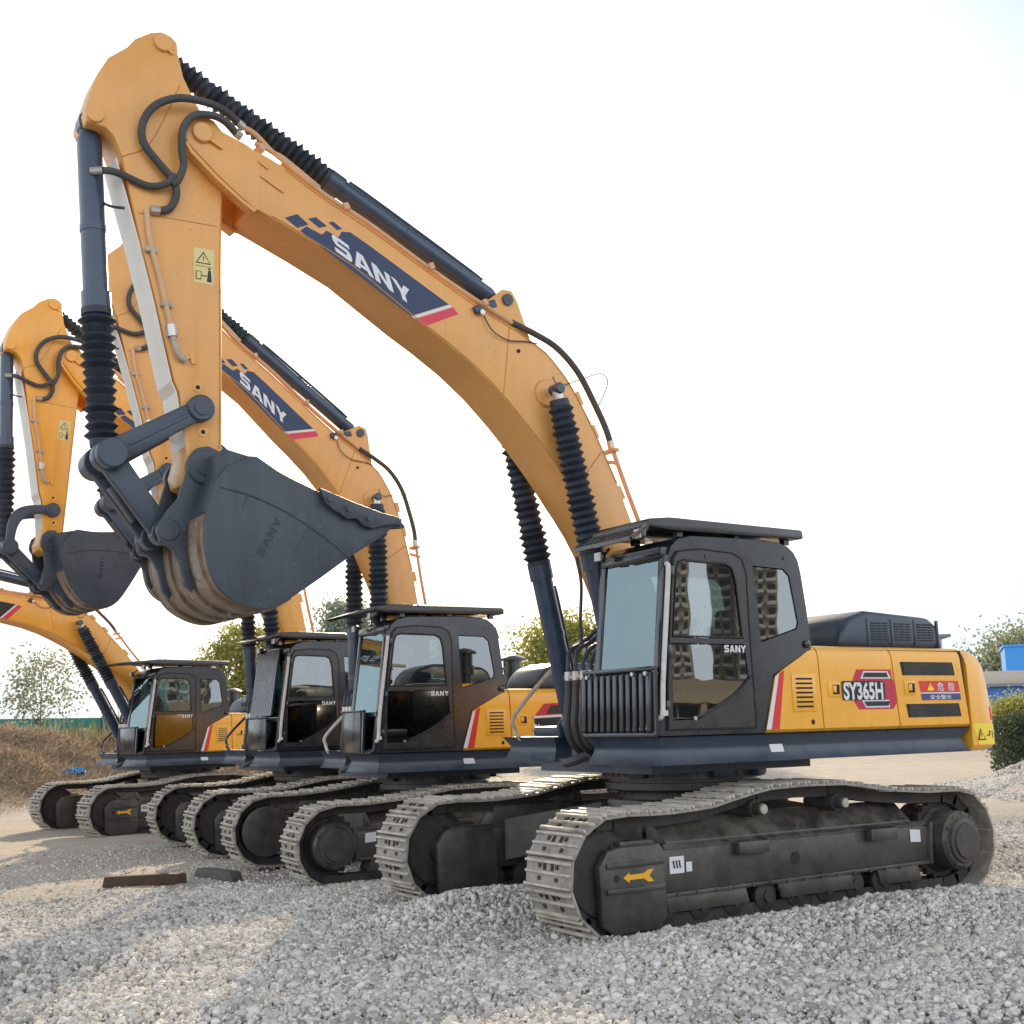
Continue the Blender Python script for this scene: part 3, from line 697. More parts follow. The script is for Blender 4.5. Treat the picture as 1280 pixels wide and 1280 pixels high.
def mk_boompipes():
    b = MB('pipe_paint')
    up = lambda P, y, dz: [(x, y, z + dz) for x, z in P]
    base = [(4.43,6.40),(4.30,6.37),(4.17,6.30),(3.85,6.11),(3.40,5.92),(3.0,5.72),(2.6,5.53),(2.3,5.40),(1.95,5.26)]
    b.tube(up(base, .21, .0), .021, 8); b.tube(up(base[2:], .14, .015), .020, 8); b.tube(up(base[2:], -.14, .015), .020, 8)
    b.tube([(4.56,.2,6.53),(4.43,.2,6.49),(4.28,.2,6.37),(4.17,.2,6.33),(3.85,.19,6.15)], .021, 8)
    for x, z in ((4.38,6.37),(3.62,6.02),(2.80,5.64),(2.25,5.40)): b.box((x,.17,z), (.05,.16,.06), None, .006, Matrix.Rotation(R(26),3,'Y'))
    b.tube([(1.95,.2,5.27),(1.70,.2,5.20),(1.45,.2,5.10),(1.22,.2,4.90),(1.04,.2,4.62),(.92,.2,4.40),(.86,.2,4.24)], .030, 8, 'hose')
    b.tube([(1.95,.1,5.27),(1.76,.12,5.14),(1.58,.12,5.04)], .022, 8, 'hose')
    b.tube([(.87,.2,4.27),(.85,.2,4.20)], .036, 8, 'chrome', 1)
    b.tube([(.86,.2,4.24),(.68,.2,3.79),(.42,.2,3.2)], .022, 8); b.box((.84,.15,4.18), (.07,.22,.03), None, .004); b.box((.80,.13,4.08), (.16,.03,.03))
    return b.mesh('hydraulic_pipe', FOOT)
def mk_boomlogo(dark=False):
    b = MB('blue_decal'); c = 'black_decal' if dark else 'blue_decal'
    for s in (1, -1):
        Y = .2722
        def P(pts, m, dy=0): filled(b, [(x, s * (Y + dy), z + (.06 if s < 0 else 0)) for x, z in pts], m)
        P([(4.055,5.695),(4.0,5.745),(3.86,5.70),(3.82,5.745),(3.71,5.71),(3.68,5.765),(3.60,5.775),(3.42,5.69),(2.65,5.30),(3.03,5.13)][::1], c)
        P([(2.643,5.297),(2.615,5.283),(2.995,5.113),(3.023,5.127)], 'white_decal')
        P([(2.608,5.280),(2.555,5.225),(2.90,5.058),(2.985,5.108)], 'red_decal')
        for q in ([(4.19,5.78),(4.08,5.835),(3.98,5.765),(4.08,5.715)], [(3.985,5.815),(3.915,5.845),(3.815,5.785),(3.885,5.755)], [(3.80,5.82),(3.76,5.84),(3.675,5.79),(3.725,5.77)]): P(q, c)
        if s > 0:   # text runs down the boom toward the machine
            sany(b, (3.735, .2745, 5.578), (-.172,0,-.086), (.048,0,.157), None, 'white_decal', .08)
    return b.mesh('boom_logo', FOOT)
STK = [(5.22,7.17),(5.14,7.155),(5.09,7.11),(5.08,7.02),(5.03,6.83),(4.95,6.68),(4.83,6.48),(4.74,6.15),(4.70,5.98),(4.68,5.11),(4.665,4.34),(4.655,3.78),(4.69,3.58),(4.76,3.49),(4.85,3.46),(4.94,3.51),(4.965,3.60),(4.93,3.74),(5.0,4.22),(5.04,4.30),(5.20,4.92),(5.33,5.38),(5.50,6.06),(5.56,6.19),(5.62,6.24),(5.70,6.25),(5.765,6.255),(5.785,6.33),(5.755,6.46),(5.70,6.67),(5.62,6.83),(5.48,6.96),(5.42,7.05),(5.30,7.14)]
def mk_stick():
    b = MB('boom_paint'); W = .19
    b.prism(STK, -W, W, bev=.012)
    for s in (-1, 1):
        b.ycyl(5.205,7.075,s * .185,s * .215,.075,20,bev=.006); b.ycyl(5.71,6.325,s * .185,s * .215,.068,20,bev=.006); b.ycyl(4.90,6.34,s * .17,s * .204,.16,24,bev=.01)
        b.bar((5.25,s * .203,7.10), (5.12,s * .203,7.0), .012, .03)
        for x, z in ((4.86,4.27),(4.81,3.92)): b.ycyl(x,z,s * .185,s * .197,.036,12); b.ycyl(x,z,s * .19,s * .199,.018,10,'seam_black')
        b.ycyl(5.02,6.42,s*.185,s*.193,.022,10,'seam_black')
        b.ycyl(4.95,4.50,s*.185,s*.21,.02,8); b.bar((4.92,s*.2,4.53),(4.90,s*.2,4.45),.02,.03)
    # blown-out brightness of the narrow front face, painted on as a pale strip
    F = [(5.53,6.02),(5.338,5.38),(5.21,4.92),(5.055,4.30),(5.015,4.22),(4.93,3.80)]
    for (x0, z0), (x1, z1) in zip(F, F[1:]): b.bar((x0 + .004,0,z0), (x1 + .004,0,z1), .34, .010, 'strip_glare', 0, up=(1,0,0))
    for s in (-1, 1):
        W2 = .1905 * s
        b.tube([(4.70,W2,5.95),(4.698,W2,5.11),(4.682,W2,4.34),(4.676,W2,3.80)], .005, 5, 'weld', 2); b.tube([(5.06,W2,6.75),(5.28,W2,6.2),(5.50,W2,6.03)], .005, 5, 'weld', 4)
        b.tube([(4.73,W2,5.62),(5.36,W2,5.60)], .004, 5, 'weld', 1)
    return b.mesh('stick', BS)
def mk_stickpipes():
    b = MB('pipe_paint')
    b.tube([(5.30,.215,5.63),(5.27,.215,5.39),(5.18,.215,5.08),(5.09,.215,4.72)], .022, 8)
    for x, z in ((5.255,5.31),(5.125,4.89)): b.box((x,.21,z), (.09,.05,.04), 'pale_rail', .006)
    b.tube([(5.09,.22,4.73),(5.075,.22,4.64)], .042, 10, 'chrome', 1); b.tube([(5.08,.225,4.66),(5.06,.235,4.58),(5.03,.235,4.50),(4.97,.215,4.46)], .024, 8, 'pale_rail')
    return b.mesh('stick_pipe', BS)
def mk_stickhoses():
    b = MB('hose')
    b.tube([(4.59,.27,6.51),(4.72,.29,6.575),(4.86,.30,6.60),(5.09,.30,6.58),(5.27,.28,6.48),(5.36,.26,6.32),(5.35,.25,6.16),(5.23,.25,6.02),(5.11,.25,5.90),(5.08,.24,5.79),(5.12,.22,5.68),(5.20,.215,5.64)], .031, 10)
    b.tube([(4.62,.27,6.42),(4.72,.31,6.47),(4.83,.32,6.49),(4.98,.32,6.45),(5.06,.31,6.32),(5.06,.29,6.16),(5.04,.28,6.03),(5.08,.27,5.90),(5.12,.26,5.86)], .031, 10)
    b.tube([(5.70,.09,5.90),(5.62,.14,5.91),(5.52,.21,5.88),(5.30,.23,5.82),(5.16,.26,5.86),(5.11,.28,5.94)], .028, 10)
    b.tube([(5.20,.215,5.64),(5.27,.215,5.635)], .036, 10, 'chrome', 1); b.tube([(4.62,.27,6.42),(4.57,.26,6.40)], .036, 10, 'pale_rail', 1); b.tube([(4.60,.27,6.515),(4.55,.26,6.49)], .034, 10, 'chrome', 1)
    b.tube([(5.70,.09,5.905),(5.62,.14,5.91)], .032, 10, 'chrome', 1)
    b.tube([(5.60,.03,5.70),(5.55,.12,5.64),(5.46,.18,5.62)], .012, 6, 'hose')
    return b.mesh('hydraulic_hose', BS)
def mk_sticklabel():
    b = MB('pale_yellow'); Y = .1925
    P = lambda pts, m, dy=0: filled(b, [(x, Y + dy, z) for x, z in pts], m)
    P([(4.92,5.41),(4.75,5.41),(4.75,5.12),(4.91,5.12)], 'pale_yellow')
    P([(4.838,5.385),(4.90,5.285),(4.775,5.285)], 'black_decal', .002); P([(4.838,5.368),(4.888,5.292),(4.787,5.292)], 'pale_yellow', .004); P([(4.834,5.345),(4.842,5.345),(4.84,5.305),(4.836,5.305)], 'black_decal', .006)
    P([(4.90,5.265),(4.76,5.265),(4.76,5.262),(4.90,5.262)], 'black_decal', .002)
    P([(4.795,5.235),(4.775,5.235),(4.765,5.14),(4.805,5.14)], 'black_decal', .002); P([(4.795,5.255),(4.778,5.255),(4.778,5.24),(4.795,5.24)], 'black_decal', .002)
    P([(4.895,5.22),(4.85,5.22),(4.85,5.15),(4.895,5.15)], 'black_decal', .002); P([(4.889,5.214),(4.856,5.214),(4.856,5.156),(4.889,5.156)], 'pale_yellow', .004); P([(4.85,5.19),(4.805,5.19),(4.805,5.182),(4.85,5.182)], 'black_decal', .002)
    return b.mesh('warning_label', BS)
# bucket
MOUTH = [(4.61,3.655),(4.55,3.655),(4.49,3.62),(4.33,3.535),(4.05,3.43),(3.83,3.36),(3.54,3.285),(3.40,3.27)]
SHELL = [(3.40,3.215),(3.52,3.115),(3.69,3.005),(3.83,2.915),(4.03,2.77),(4.19,2.66),(4.33,2.57),(4.44,2.525),(4.54,2.515),(4.64,2.535),(4.73,2.575),(4.82,2.645),(4.89,2.76),(4.93,2.90),(4.945,3.05),(4.93,3.20),(4.90,3.32),(4.86,3.45),(4.78,3.56)]
def spline(P, sub=3):
    E = [(2*P[0][0]-P[1][0], 2*P[0][1]-P[1][1])] + list(P) + [(2*P[-1][0]-P[-2][0], 2*P[-1][1]-P[-2][1])]; Q = []
    for i in range(1, len(E) - 2):
        for k in range(sub):
            t = k / sub; Q.append(tuple(.5 * (2*E[i][c] + (E[i+1][c]-E[i-1][c])*t + (2*E[i-1][c]-5*E[i][c]+4*E[i+1][c]-E[i+2][c])*t*t + (3*E[i][c]-E[i-1][c]-3*E[i+1][c]+E[i+2][c])*t**3) for c in (0, 1)))
    return Q + [P[-1]]
SHELL = spline(SHELL); MOUTH = MOUTH[:1] + spline(MOUTH[1:])
def mk_bucket():
    b = MB('bucket_steel'); W = .68
    for s in (-1, 1): b.prism(MOUTH + SHELL, min(s * W, s * (W - .04)), max(s * W, s * (W - .04)), bev=.008)
    inn = offset_poly(SHELL[::-1], .035)[::-1]
    n = len(SHELL); V = []; F = []
    for (x, z) in SHELL: V += [(x, -W + .02, z), (x, W - .02, z)]
    for (x, z) in inn: V += [(x, -W + .02, z), (x, W - .02, z)]
    nn = 2 * n
    for i in range(n - 1):
        F.append([2*i, 2*i+1, 2*i+3, 2*i+2]); F.append([nn + 2*i, nn + 2*i+2, nn + 2*i+3, nn + 2*i+1])
    F += [[0, nn, nn + 1, 1], [nn - 2, nn - 1, 2 * nn - 1, 2 * nn - 2]]
    o = len(b.f); b.add(V, F)
    for k in range(len(F)):
        if 2 * 12 <= k < 2 * 45 and k % 2 == 0 and k < 2 * (n - 1): b.m[o + k] = 'worn_steel'
    # wear strips round the heel
    for y in (-.50, -.18, .18, .50):
        q = SHELL[15:46]; ou = offset_poly(q[::-1], -.022)[::-1]
        for i in range(1, len(q) - 2): b.loft([[(q[i][0], y - .07, q[i][1]), (q[i][0], y + .07, q[i][1]), (ou[i][0], y + .07, ou[i][1]), (ou[i][0], y - .07, ou[i][1])], [(q[i+1][0], y - .07, q[i+1][1]), (q[i+1][0], y + .07, q[i+1][1]), (ou[i+1][0], y + .07, ou[i+1][1]), (ou[i+1][0], y - .07, ou[i+1][1])]], 'worn_steel')
    # ears
    E = [(4.70,3.58),(4.68,3.68),(4.71,3.76),(4.80,3.79),(4.89,3.765),(4.94,3.70),(4.965,3.56),(5.02,3.36),(5.12,3.24),(5.18,3.14),(5.15,3.03),(5.06,2.985),(5.0,2.88),(4.96,2.72),(4.90,2.66),(4.85,2.8),(4.86,3.2)]
    for s in (-1, 1):
        b.prism(E, min(s * .245, s * .30), max(s * .245, s * .30), bev=.01)
        b.ycyl(4.83,3.62,s * .24,s * .325,.135,24,bev=.01); b.ycyl(5.09,3.12,s * .24,s * .315,.085,20,bev=.01); b.ycyl(4.83,3.62,s * .30,s * .335,.07,18,bev=.006)
    b.ycyl(4.83,3.62,-.25,.25,.05,16); b.ycyl(5.09,3.12,-.25,.25,.045,16)
    b.prism([(4.80,3.70),(4.60,3.66),(4.55,3.60),(4.84,3.45)], -W + .03, W - .03, bev=.01)
    # side plate seams
    for s in (-1, 1):
        b.tube([(4.83,s * W,3.40),(4.55,s * W,3.34),(4.25,s * W,3.22),(3.95,s * W,3.04),(3.80,s * W,2.935)], .008, 6); b.tube([(4.13,s * W,3.155),(4.25,s * W,2.95)], .006, 6, None, 1); b.tube([(4.62,s*W,3.355),(4.66,s*W,3.25)], .006, 6, None, 1)
    b.bar((3.40,-W,3.243), (3.40,W,3.243), .12, .06, None, .01)
    return b.mesh('bucket', BPIN)
def mk_sidecutter(s):
    b = MB('bucket_steel'); y0, y1 = sorted((s * .685, s * .735))
    b.prism([(4.07,3.45),(3.80,3.365),(3.54,3.295),(3.385,3.268),(3.41,3.215),(3.55,3.19),(3.62,3.165),(3.70,3.185),(3.76,3.235),(3.84,3.225),(3.91,3.27),(3.96,3.29),(4.02,3.34)], y0, y1, bev=.006)
    for x, z in ((3.99,3.365),(3.83,3.30),(3.66,3.24)): b.ycyl(x, z, s * .73, s * .76, .026, 6); b.ycyl(x, z, s * .73, s * .741, .042, 14)
    return b.mesh('side_cutter', BPIN)
def mk_tooth():
    b = MB('bucket_steel')
    b.loft([[(.06,-.05,-.05),(.06,.05,-.05),(.06,.05,.05),(.06,-.05,.05)], [(-.03,-.045,-.04),(-.03,.045,-.04),(-.03,.045,.035),(-.03,-.045,.035)], [(-.11,-.03,-.012),(-.11,.03,-.012),(-.11,.03,.004),(-.11,-.03,.004)]])
    return b.mesh('tooth')
def mk_bucketlogo():
    b = MB('rubber'); sany(b, (4.50,.6825,2.90), (-.034,0,.062), (.050,0,.027), None, 'rubber', .16); return b.mesh('bucket_logo', BPIN)

# ------------------------------------------------------------------ assemble one excavator
def roty(p, c, a):
    dx, dz = p[0] - c[0], p[2] - c[2]; ca, sa = math.cos(a), math.sin(a)
    return Vector((c[0] + ca * dx - sa * dz, p[1], c[2] + sa * dx + ca * dz))
def cylinder(root, name, base, rod, y, rb, barrel, rbel, U, ribs, pipe=True, eye=.72):
    base = Vector((base[0], y, base[2])); rod = Vector((rod[0], y, rod[2])); d = (rod - base); L = d.length; d.normalize()
    b = MB('cyl_blue'); barrel = min(barrel, L - .35)
    b.lathe(base, rod, [(-.02, rb * .6), (.08, rb * .8), (.14, rb), (barrel - .14, rb), (barrel - .14, rb * 1.16), (barrel, rb * 1.16), (barrel, rb * .9)], 28)
    b.lathe(base + d * (barrel * .55), rod, [(0, rb * 1.06), (.05, rb * 1.06)], 28)
    for p, r in ((base, rb * .95), (rod, rb * eye)): b.ycyl(p.x, p.z, y - rb * .75, y + rb * .75, r, 24, bev=.01)
    b.cyl(base + d * (barrel - .02), rod, rb * .5, 18, 'chrome')
    side = Vector((0, 1, 0)); n = d.cross(side).normalized()
    if pipe: b.tube([base + d * .3 + n * rb * 1.05, base + d * .36 + n * rb * 1.3, base + d * (barrel - .3) + n * rb * 1.3, base + d * (barrel - .22) + n * rb * 1.02], .018, 8, 'grey_steel', 3)
    o = link(name, b.mesh(name), root, U)
    e = MB('rubber'); L0 = barrel - .01; L1 = L - rb * 1.0; k = ribs; prof = []
    rj = random.Random(int(L * 1000) + int(y * 100))
    prof.append((L0, rbel * .92)); prof.append((L0 + .05, rbel * .92))
    a0, a1 = L0 + .06, L1 - .06
    for i in range(k):
        t0 = a0 + (a1 - a0) * i / k; t1 = a0 + (a1 - a0) * (i + .5) / k; j = rj.uniform(-.012, .012)
        tap = 1 - .12 * i / k
        prof.append((t0, rbel * .80 * tap)); prof.append((t1 + j * .5, (rbel * 1.10 + j) * tap))
    prof.append((a1, rbel * .74)); prof.append((L1 - .03, rbel * .74)); prof.append((L1, rbel * .70))
    e.lathe(base, rod, prof, 26)
    link('bellows', e.mesh('bellows', smooth=20), o)
    return o
def circ(p, r1, q, r2, side):
    d = math.hypot(q[0] - p[0], q[1] - p[1]); a = (r1 * r1 - r2 * r2 + d * d) / (2 * d); h = math.sqrt(max(0, r1 * r1 - a * a))
    ux, uz = (q[0] - p[0]) / d, (q[1] - p[1]) / d
    return (p[0] + a * ux - side * h * uz, p[1] + a * uz + side * h * ux)

def excavator(label, pos, au, at, boom, stick, bucket, guard='ribbed', visor='mesh', flip=False, badge='full', boomscale=1., curved=False, rail='pale_rail', mirror=False, detail=True, darklogo=False, armscale=1., deep=False):
    root = thing('excavator', label, 'excavator', pos, 0, 'excavators parked in a row')
    U = Matrix.Rotation(au, 4, 'Z'); K = Matrix.Rotation(at + (math.pi if flip else 0), 4, 'Z')
    C = lambda key, fn, *a: cached((key,) + a, lambda: fn(*a))
    # undercarriage
    link('car_body', C('car', mk_carbody), root, K)
    for s in (1, -1):
        tr = link('track_frame', C('frame', mk_frame, s < 0), root, K @ Matrix.Translation((0, s * 1.30 , 0)))
        link('crawler_track', C('track', mk_track), tr)
        link('idler_cover', C('cover', mk_cover, s < 0), tr); link('idler_wheel', C('idler', mk_idler), tr); link('drive_sprocket', C('spr', mk_sprocket, s < 0), tr)
        for x in (.45, -.52): link('carrier_roller', C('rol', mk_rollers, 'carrier'), tr, Matrix.Translation((x, 0, .90)) @ Matrix.Rotation(0 if s > 0 else math.pi, 4, 'Z'))
        for k in range(9): link('track_roller', C('rol', mk_rollers, 'track'), tr, Matrix.Translation((-1.42 + k * .355, 0, .19)))
    link('slewing_ring', C('ring', mk_ring), root, U)
    # house
    link('platform', C('deck', mk_deck), root, U)
    hood = link('hood', C('hood', mk_hood), root, U)
    for k in range(3): link('side_panel', C('panel', mk_panel, k), hood)
    link('latch', C('latch', mk_latch, -.555, 1.88), hood); link('latch', C('latch', mk_latch, -1.565, 1.89), hood)
    link('air_vent', C('vent', mk_vent, 2.07, (-1.455, -2.205)), hood); link('air_vent', C('vent', mk_vent, 1.68, (-1.50, -2.255)), hood)
    if badge == 'full': link('model_badge', C('badge', mk_badge), hood); link('danger_sticker', C('danger', mk_danger), hood)
    elif badge == 'strip': link('model_badge', C('badge2', mk_badge2), hood)
    cw = link('counterweight', C('cw', mk_counterweight), root, U); link('warning_sticker', C('cws', mk_cw_sticker), cw); link('reflector', C('refl', mk_reflector), cw)
    link('engine_cover', C('eng', mk_enginecover), root, U); link('air_precleaner', C('pre', mk_precleaner), root, U); link('exhaust_stack', C('exh', mk_exhaust), root, U)
    cab = link('cab', C('cab', mk_cab), root, U)
    link('door', C('door', mk_door), cab)
    link('window', C('wu', lambda: pane(offset_poly(WIN_U[::-1], .01), 1.478)), cab); link('window', C('wl' + badge[:1], lambda: pane(offset_poly(WIN_L[::-1], .01), 1.478, 'glass' if badge == 'full' else 'dark_glass')), cab)
    link('window', C('wr', lambda: pane(offset_poly(WIN_R[::-1], .01), 1.455)), cab); link('window', C('wr2', lambda: pane(WIN_R, .58, 'dark_glass')), cab); link('window', C('wr3', lambda: pane([(1.23,2.19),(1.16,2.91),(.54,2.96),(.51,2.19)], .58, 'dark_glass')), cab)
    link('windshield', C('ws', mk_windshield), cab); link('lower_windshield', C('lf', mk_lowerfront), cab)
    link('front_guard', C('guard', mk_guard, guard), cab); link('roof_guard', C('visor', mk_visor, visor), cab); link('handrail', C('crail', mk_cabrail), cab)
    link('operator_seat', C('seat', mk_seat), cab); link('console', C('console', mk_console), cab); link('cab_logo', C('clogo', mk_cablogo), cab); link('rear_lamp', C('rl', mk_cabback), cab); link('antenna', C('ant', mk_antenna), cab)
    link('work_light', C('lamp', mk_lamp, .72, 3.06, 1.42), cab); link('work_light', C('lamp', mk_lamp, 1.36, 3.17, 1.48), cab)
    def mk_rail(m, mir):
        b = MB(m); b.tube([(.95,-1.05,1.50),(1.06,-1.18,1.49),(1.09,-1.25,1.60),(1.07,-1.25,1.75),(.62,-1.25,2.18),(.20,-1.25,2.50),(-.3,-1.25,2.52)], .022, 8)
        b.tube([(.2,-1.25,2.5),(.2,-1.25,2.25)], .018, 8, None, 1)
        if mir: b.box((.72,-1.36,2.33), (.06,.22,.20), 'cab_black', .02); b.tube([(.6,-1.25,2.2),(.72,-1.30,2.30)], .012, 6, 'cab_black', 1)
        return b.mesh('access_rail')
    link('access_rail', C('rail', mk_rail, rail, mirror), root, U)
    def mk_fronthoses():
        b = MB('hose')
        b.box((1.28,.20,2.05), (.05,.52,.03), 'pale_rail', .004)
        for k, y in enumerate((-.02,.10,.22,.34)):
            b.tube([(1.10 - .03 * k,y - .06,1.36),(1.24,y - .02,1.46),(1.31,y,1.62),(1.29,y,1.85),(1.28,y,2.02)], .034, 8); b.tube([(1.28,y,2.02),(1.28,y,2.10)], .036, 8, 'chrome', 1)
            b.tube([(1.28,y,2.08),(1.28,y,2.18),(1.22,y + (.04 if k > 1 else -.04),2.30),(1.02,y + (.06 if k > 1 else -.06),2.40),(.82,y * .8,2.62),(.74,y * .6,2.85)], .020, 8, 'grey_steel')
        b.tube([(1.2,.12,1.35),(1.3,.05,1.30),(1.28,-.1,1.28),(1.1,-.15,1.32)], .04, 8)
        b.tube([(1.12,-.02,2.36),(1.05,-.12,2.60),(1.0,-.16,2.95),(1.02,-.2,3.2)], .016, 8, 'grey_steel')
        return b.mesh('hydraulic_hose')
    link('hydraulic_hose', C('fh', mk_fronthoses), root, U)
    # working equipment
    tb, ts, tk = R(boom), R(stick), R(bucket)
    Sc = boomscale; rel = lambda p, c: Vector(p) - Vector(c)
    def onboom(p): q = roty(p, FOOT, tb); return Vector(FOOT) + (q - Vector(FOOT)) * Sc
    bs = onboom(BS)
    ka = armscale
    def onstick(p): return (roty(p, BS, ts) - Vector(BS)) * ka + bs
    bp = onstick(BPIN)
    def onbucket(p): return (roty(p, BPIN, tk) - Vector(BPIN)) * ka + bp
    bm = link('boom', C('boom', mk_boom), root, U @ Matrix.Translation(FOOT) @ Matrix.Rotation(-tb, 4, 'Y') @ Matrix.Scale(Sc, 4))
    link('hydraulic_pipe', C('bpipe', mk_boompipes), bm); link('boom_logo', C('blogo', mk_boomlogo, darklogo), bm)
    st = link('stick', C('stick', mk_stick), root, U @ Matrix.Translation(bs) @ Matrix.Rotation(-ts, 4, 'Y') @ Matrix.Scale(ka, 4))
    link('stick_pipe', C('spipe', mk_stickpipes), st); link('hydraulic_hose', C('shose', mk_stickhoses), st); link('warning_label', C('slab', mk_sticklabel), st)
    bk = link('bucket', C('bucket', mk_bucket), root, U @ Matrix.Translation(bp) @ Matrix.Rotation(-tk, 4, 'Y') @ Matrix.Scale(ka, 4))
    for s in (1, -1): link('side_cutter', C('cut', mk_sidecutter, s), bk)
    for k in range(5): link('tooth', C('tooth', mk_tooth), bk, Matrix.Translation(rel((3.40, -.60 + .30 * k, 3.243), BPIN)) @ Matrix.Rotation(R(-12), 4, 'Y'))
    link('bucket_logo', C('klogo', mk_bucketlogo), bk)
    if deep:
        for o in (bm, st): o.material_slots[0].link = 'OBJECT'; o.material_slots[0].material = M['boom_paint_deep']
    # links
    P = onstick((4.85,0,4.09)); Q = onbucket((5.09,0,3.12)); r1 = math.hypot(.66,.42) * ka; r2 = math.hypot(.42,.55) * ka
    k1 = circ((P.x, P.z), r1, (Q.x, Q.z), r2, -1); k2 = circ((P.x, P.z), r1, (Q.x, Q.z), r2, 1)
    kx, kz = k1 if k1[0] > k2[0] else k2
    b = MB('grey_steel')
    for s in (1, -1):
        y0, y1 = sorted((s * .205, s * .265))
        a = Vector((P.x, 0, P.z)); c = Vector((kx, 0, kz)); d = (c - a).normalized(); n = Vector((-d.z, 0, d.x))
        if curved:
            pts = []; L = (c - a).length; side = 1 if n.z > 0 else -1
            for i in range(13):
                t = i / 12; mid = a + (c - a) * t + n * side * (.26 * math.sin(math.pi * t)); pts.append((mid, .085))
            up = [(m.x + n.x * side * r, m.z + n.z * side * r) for m, r in pts]; dn = [(m.x - n.x * side * r, m.z - n.z * side * r) for m, r in pts][::-1]
            b.prism(up + dn, y0, y1, bev=.012)
        else:
            b.prism([(a.x + n.x*.075, a.z + n.z*.075),(c.x + n.x*.10, c.z + n.z*.10),(c.x - n.x*.10, c.z - n.z*.10),(a.x - n.x*.075, a.z - n.z*.075)], y0, y1, bev=.015)
            m0 = a + d * .12; m1 = c - d * .14; b.bar((m0.x, s * .268, m0.z), (m1.x, s * .268, m1.z), .012, .03, None, .004)
        b.ycyl(P.x, P.z, s * .19, s * .285, .105, 24, bev=.012); b.ycyl(P.x, P.z, s * .28, s * .296, .06, 18); b.ycyl(kx, kz, s * .19, s * .30, .115, 24, bev=.012)
    b.ycyl(kx, kz, -.25, .25, .05, 16)
    link('side_link', b.mesh('side_link'), root, U)
    b = MB('grey_steel'); a = Vector((kx, 0, kz)); c = Vector((Q.x, 0, Q.z)); d = (c - a).normalized(); n = Vector((-d.z, 0, d.x))
    for s in (1, -1):
        y0, y1 = sorted((s * .10, s * .185))
        b.prism([(a.x + n.x*.10, a.z + n.z*.10),(c.x + n.x*.085, c.z + n.z*.085),(c.x - n.x*.085, c.z - n.z*.085),(a.x - n.x*.10, a.z - n.z*.10)], y0, y1, bev=.015)
        b.ycyl(a.x, a.z, s * .08, s * .20, .12, 24, bev=.01); b.ycyl(c.x, c.z, s * .08, s * .20, .095, 24, bev=.01)
    m0 = a + d * .2; m1 = c - d * .18; b.bar(m0, m1, .20, .10, None, .01, up=(0,1,0))
    link('bucket_link', b.mesh('bucket_link'), root, U)
    # cylinders
    top = onboom((1.63,0,4.62))
    for s in (1, -1): cylinder(root, 'boom_cylinder', (.95,0,1.62), top, s * .43, .098, 1.55, .122, U, 19, True, .52)
    cylinder(root, 'stick_cylinder', onboom((1.96,0,5.50)), onstick((5.205,0,7.075)), 0, .088, 1.93, .105, U, 24)
    cylinder(root, 'bucket_cylinder', onstick((5.71,0,6.325)), (kx,0,kz), 0, .094, 1.50, .125, U, 14, False)
    return root

# ------------------------------------------------------------------ terrain
def hgt(x, y):
    x = np.asarray(x, float); y = np.asarray(y, float)
    z = -.20 * (1 - np.exp(np.minimum(y + 1.2, 0) / 3.)) - .004 * np.clip(-y, 0, 24)
    g = lambda cx, cy, rx, ry, h: h * np.exp(-((x - cx) / rx) ** 2 - ((y - cy) / ry) ** 2)
    z = z + g(-.2,2.05,1.85,.48,.16) + g(1.35,2.3,.6,.4,.05) + g(2.3,-.25,.75,.55,.20) + g(1.5,-.1,.7,.5,.10) - g(2.2,1.25,.5,.5,.02)
    z = z + .02 * np.sin(x * 1.7 + 1.3 * np.sin(y * 1.1)) * np.cos(y * 1.45 + .7) + .012 * np.sin(x * 4.1 + y * 2.3) * np.cos(y * 3.7 - x)
    far = np.clip((-y - 12) / 12, 0, 1)
    z = z + far * (.05 * np.sin(x * .55 + y * .31) + .04 * np.sin(x * 1.1 - y * .8))
    # rubble berm at the far right, earth bank at the far left
    z = z + 0.75 * np.exp(-((x + 19.5) / 3.2) ** 2 - ((y + 8.0) / 2.6) ** 2) * (1 + .25 * np.sin(x * 2.1) * np.cos(y * 1.7)) 
    t = np.clip((-y - 21.0 + .22 * x) / 9, 0, 1); s = t * t * (3 - 2 * t)
    lft = np.clip((x + 16) / 8, 0, 1)
    z = z + s * lft * (1.75 + .22 * np.sin(x * .9 + 1) + .16 * np.sin(x * 2.3 + y)) 
    return z
def axis_pts(lo, hi, step, far):
    a = list(np.arange(lo, hi + 1e-6, step)); s = step
    up = [a[-1]]; 
    while up[-1] < far: s *= 1.13; up.append(up[-1] + s)
    s = step; dn = [a[0]]
    while dn[-1] > -far: s *= 1.13; dn.append(dn[-1] - s)
    return np.array(dn[:0:-1] + a + up[1:])
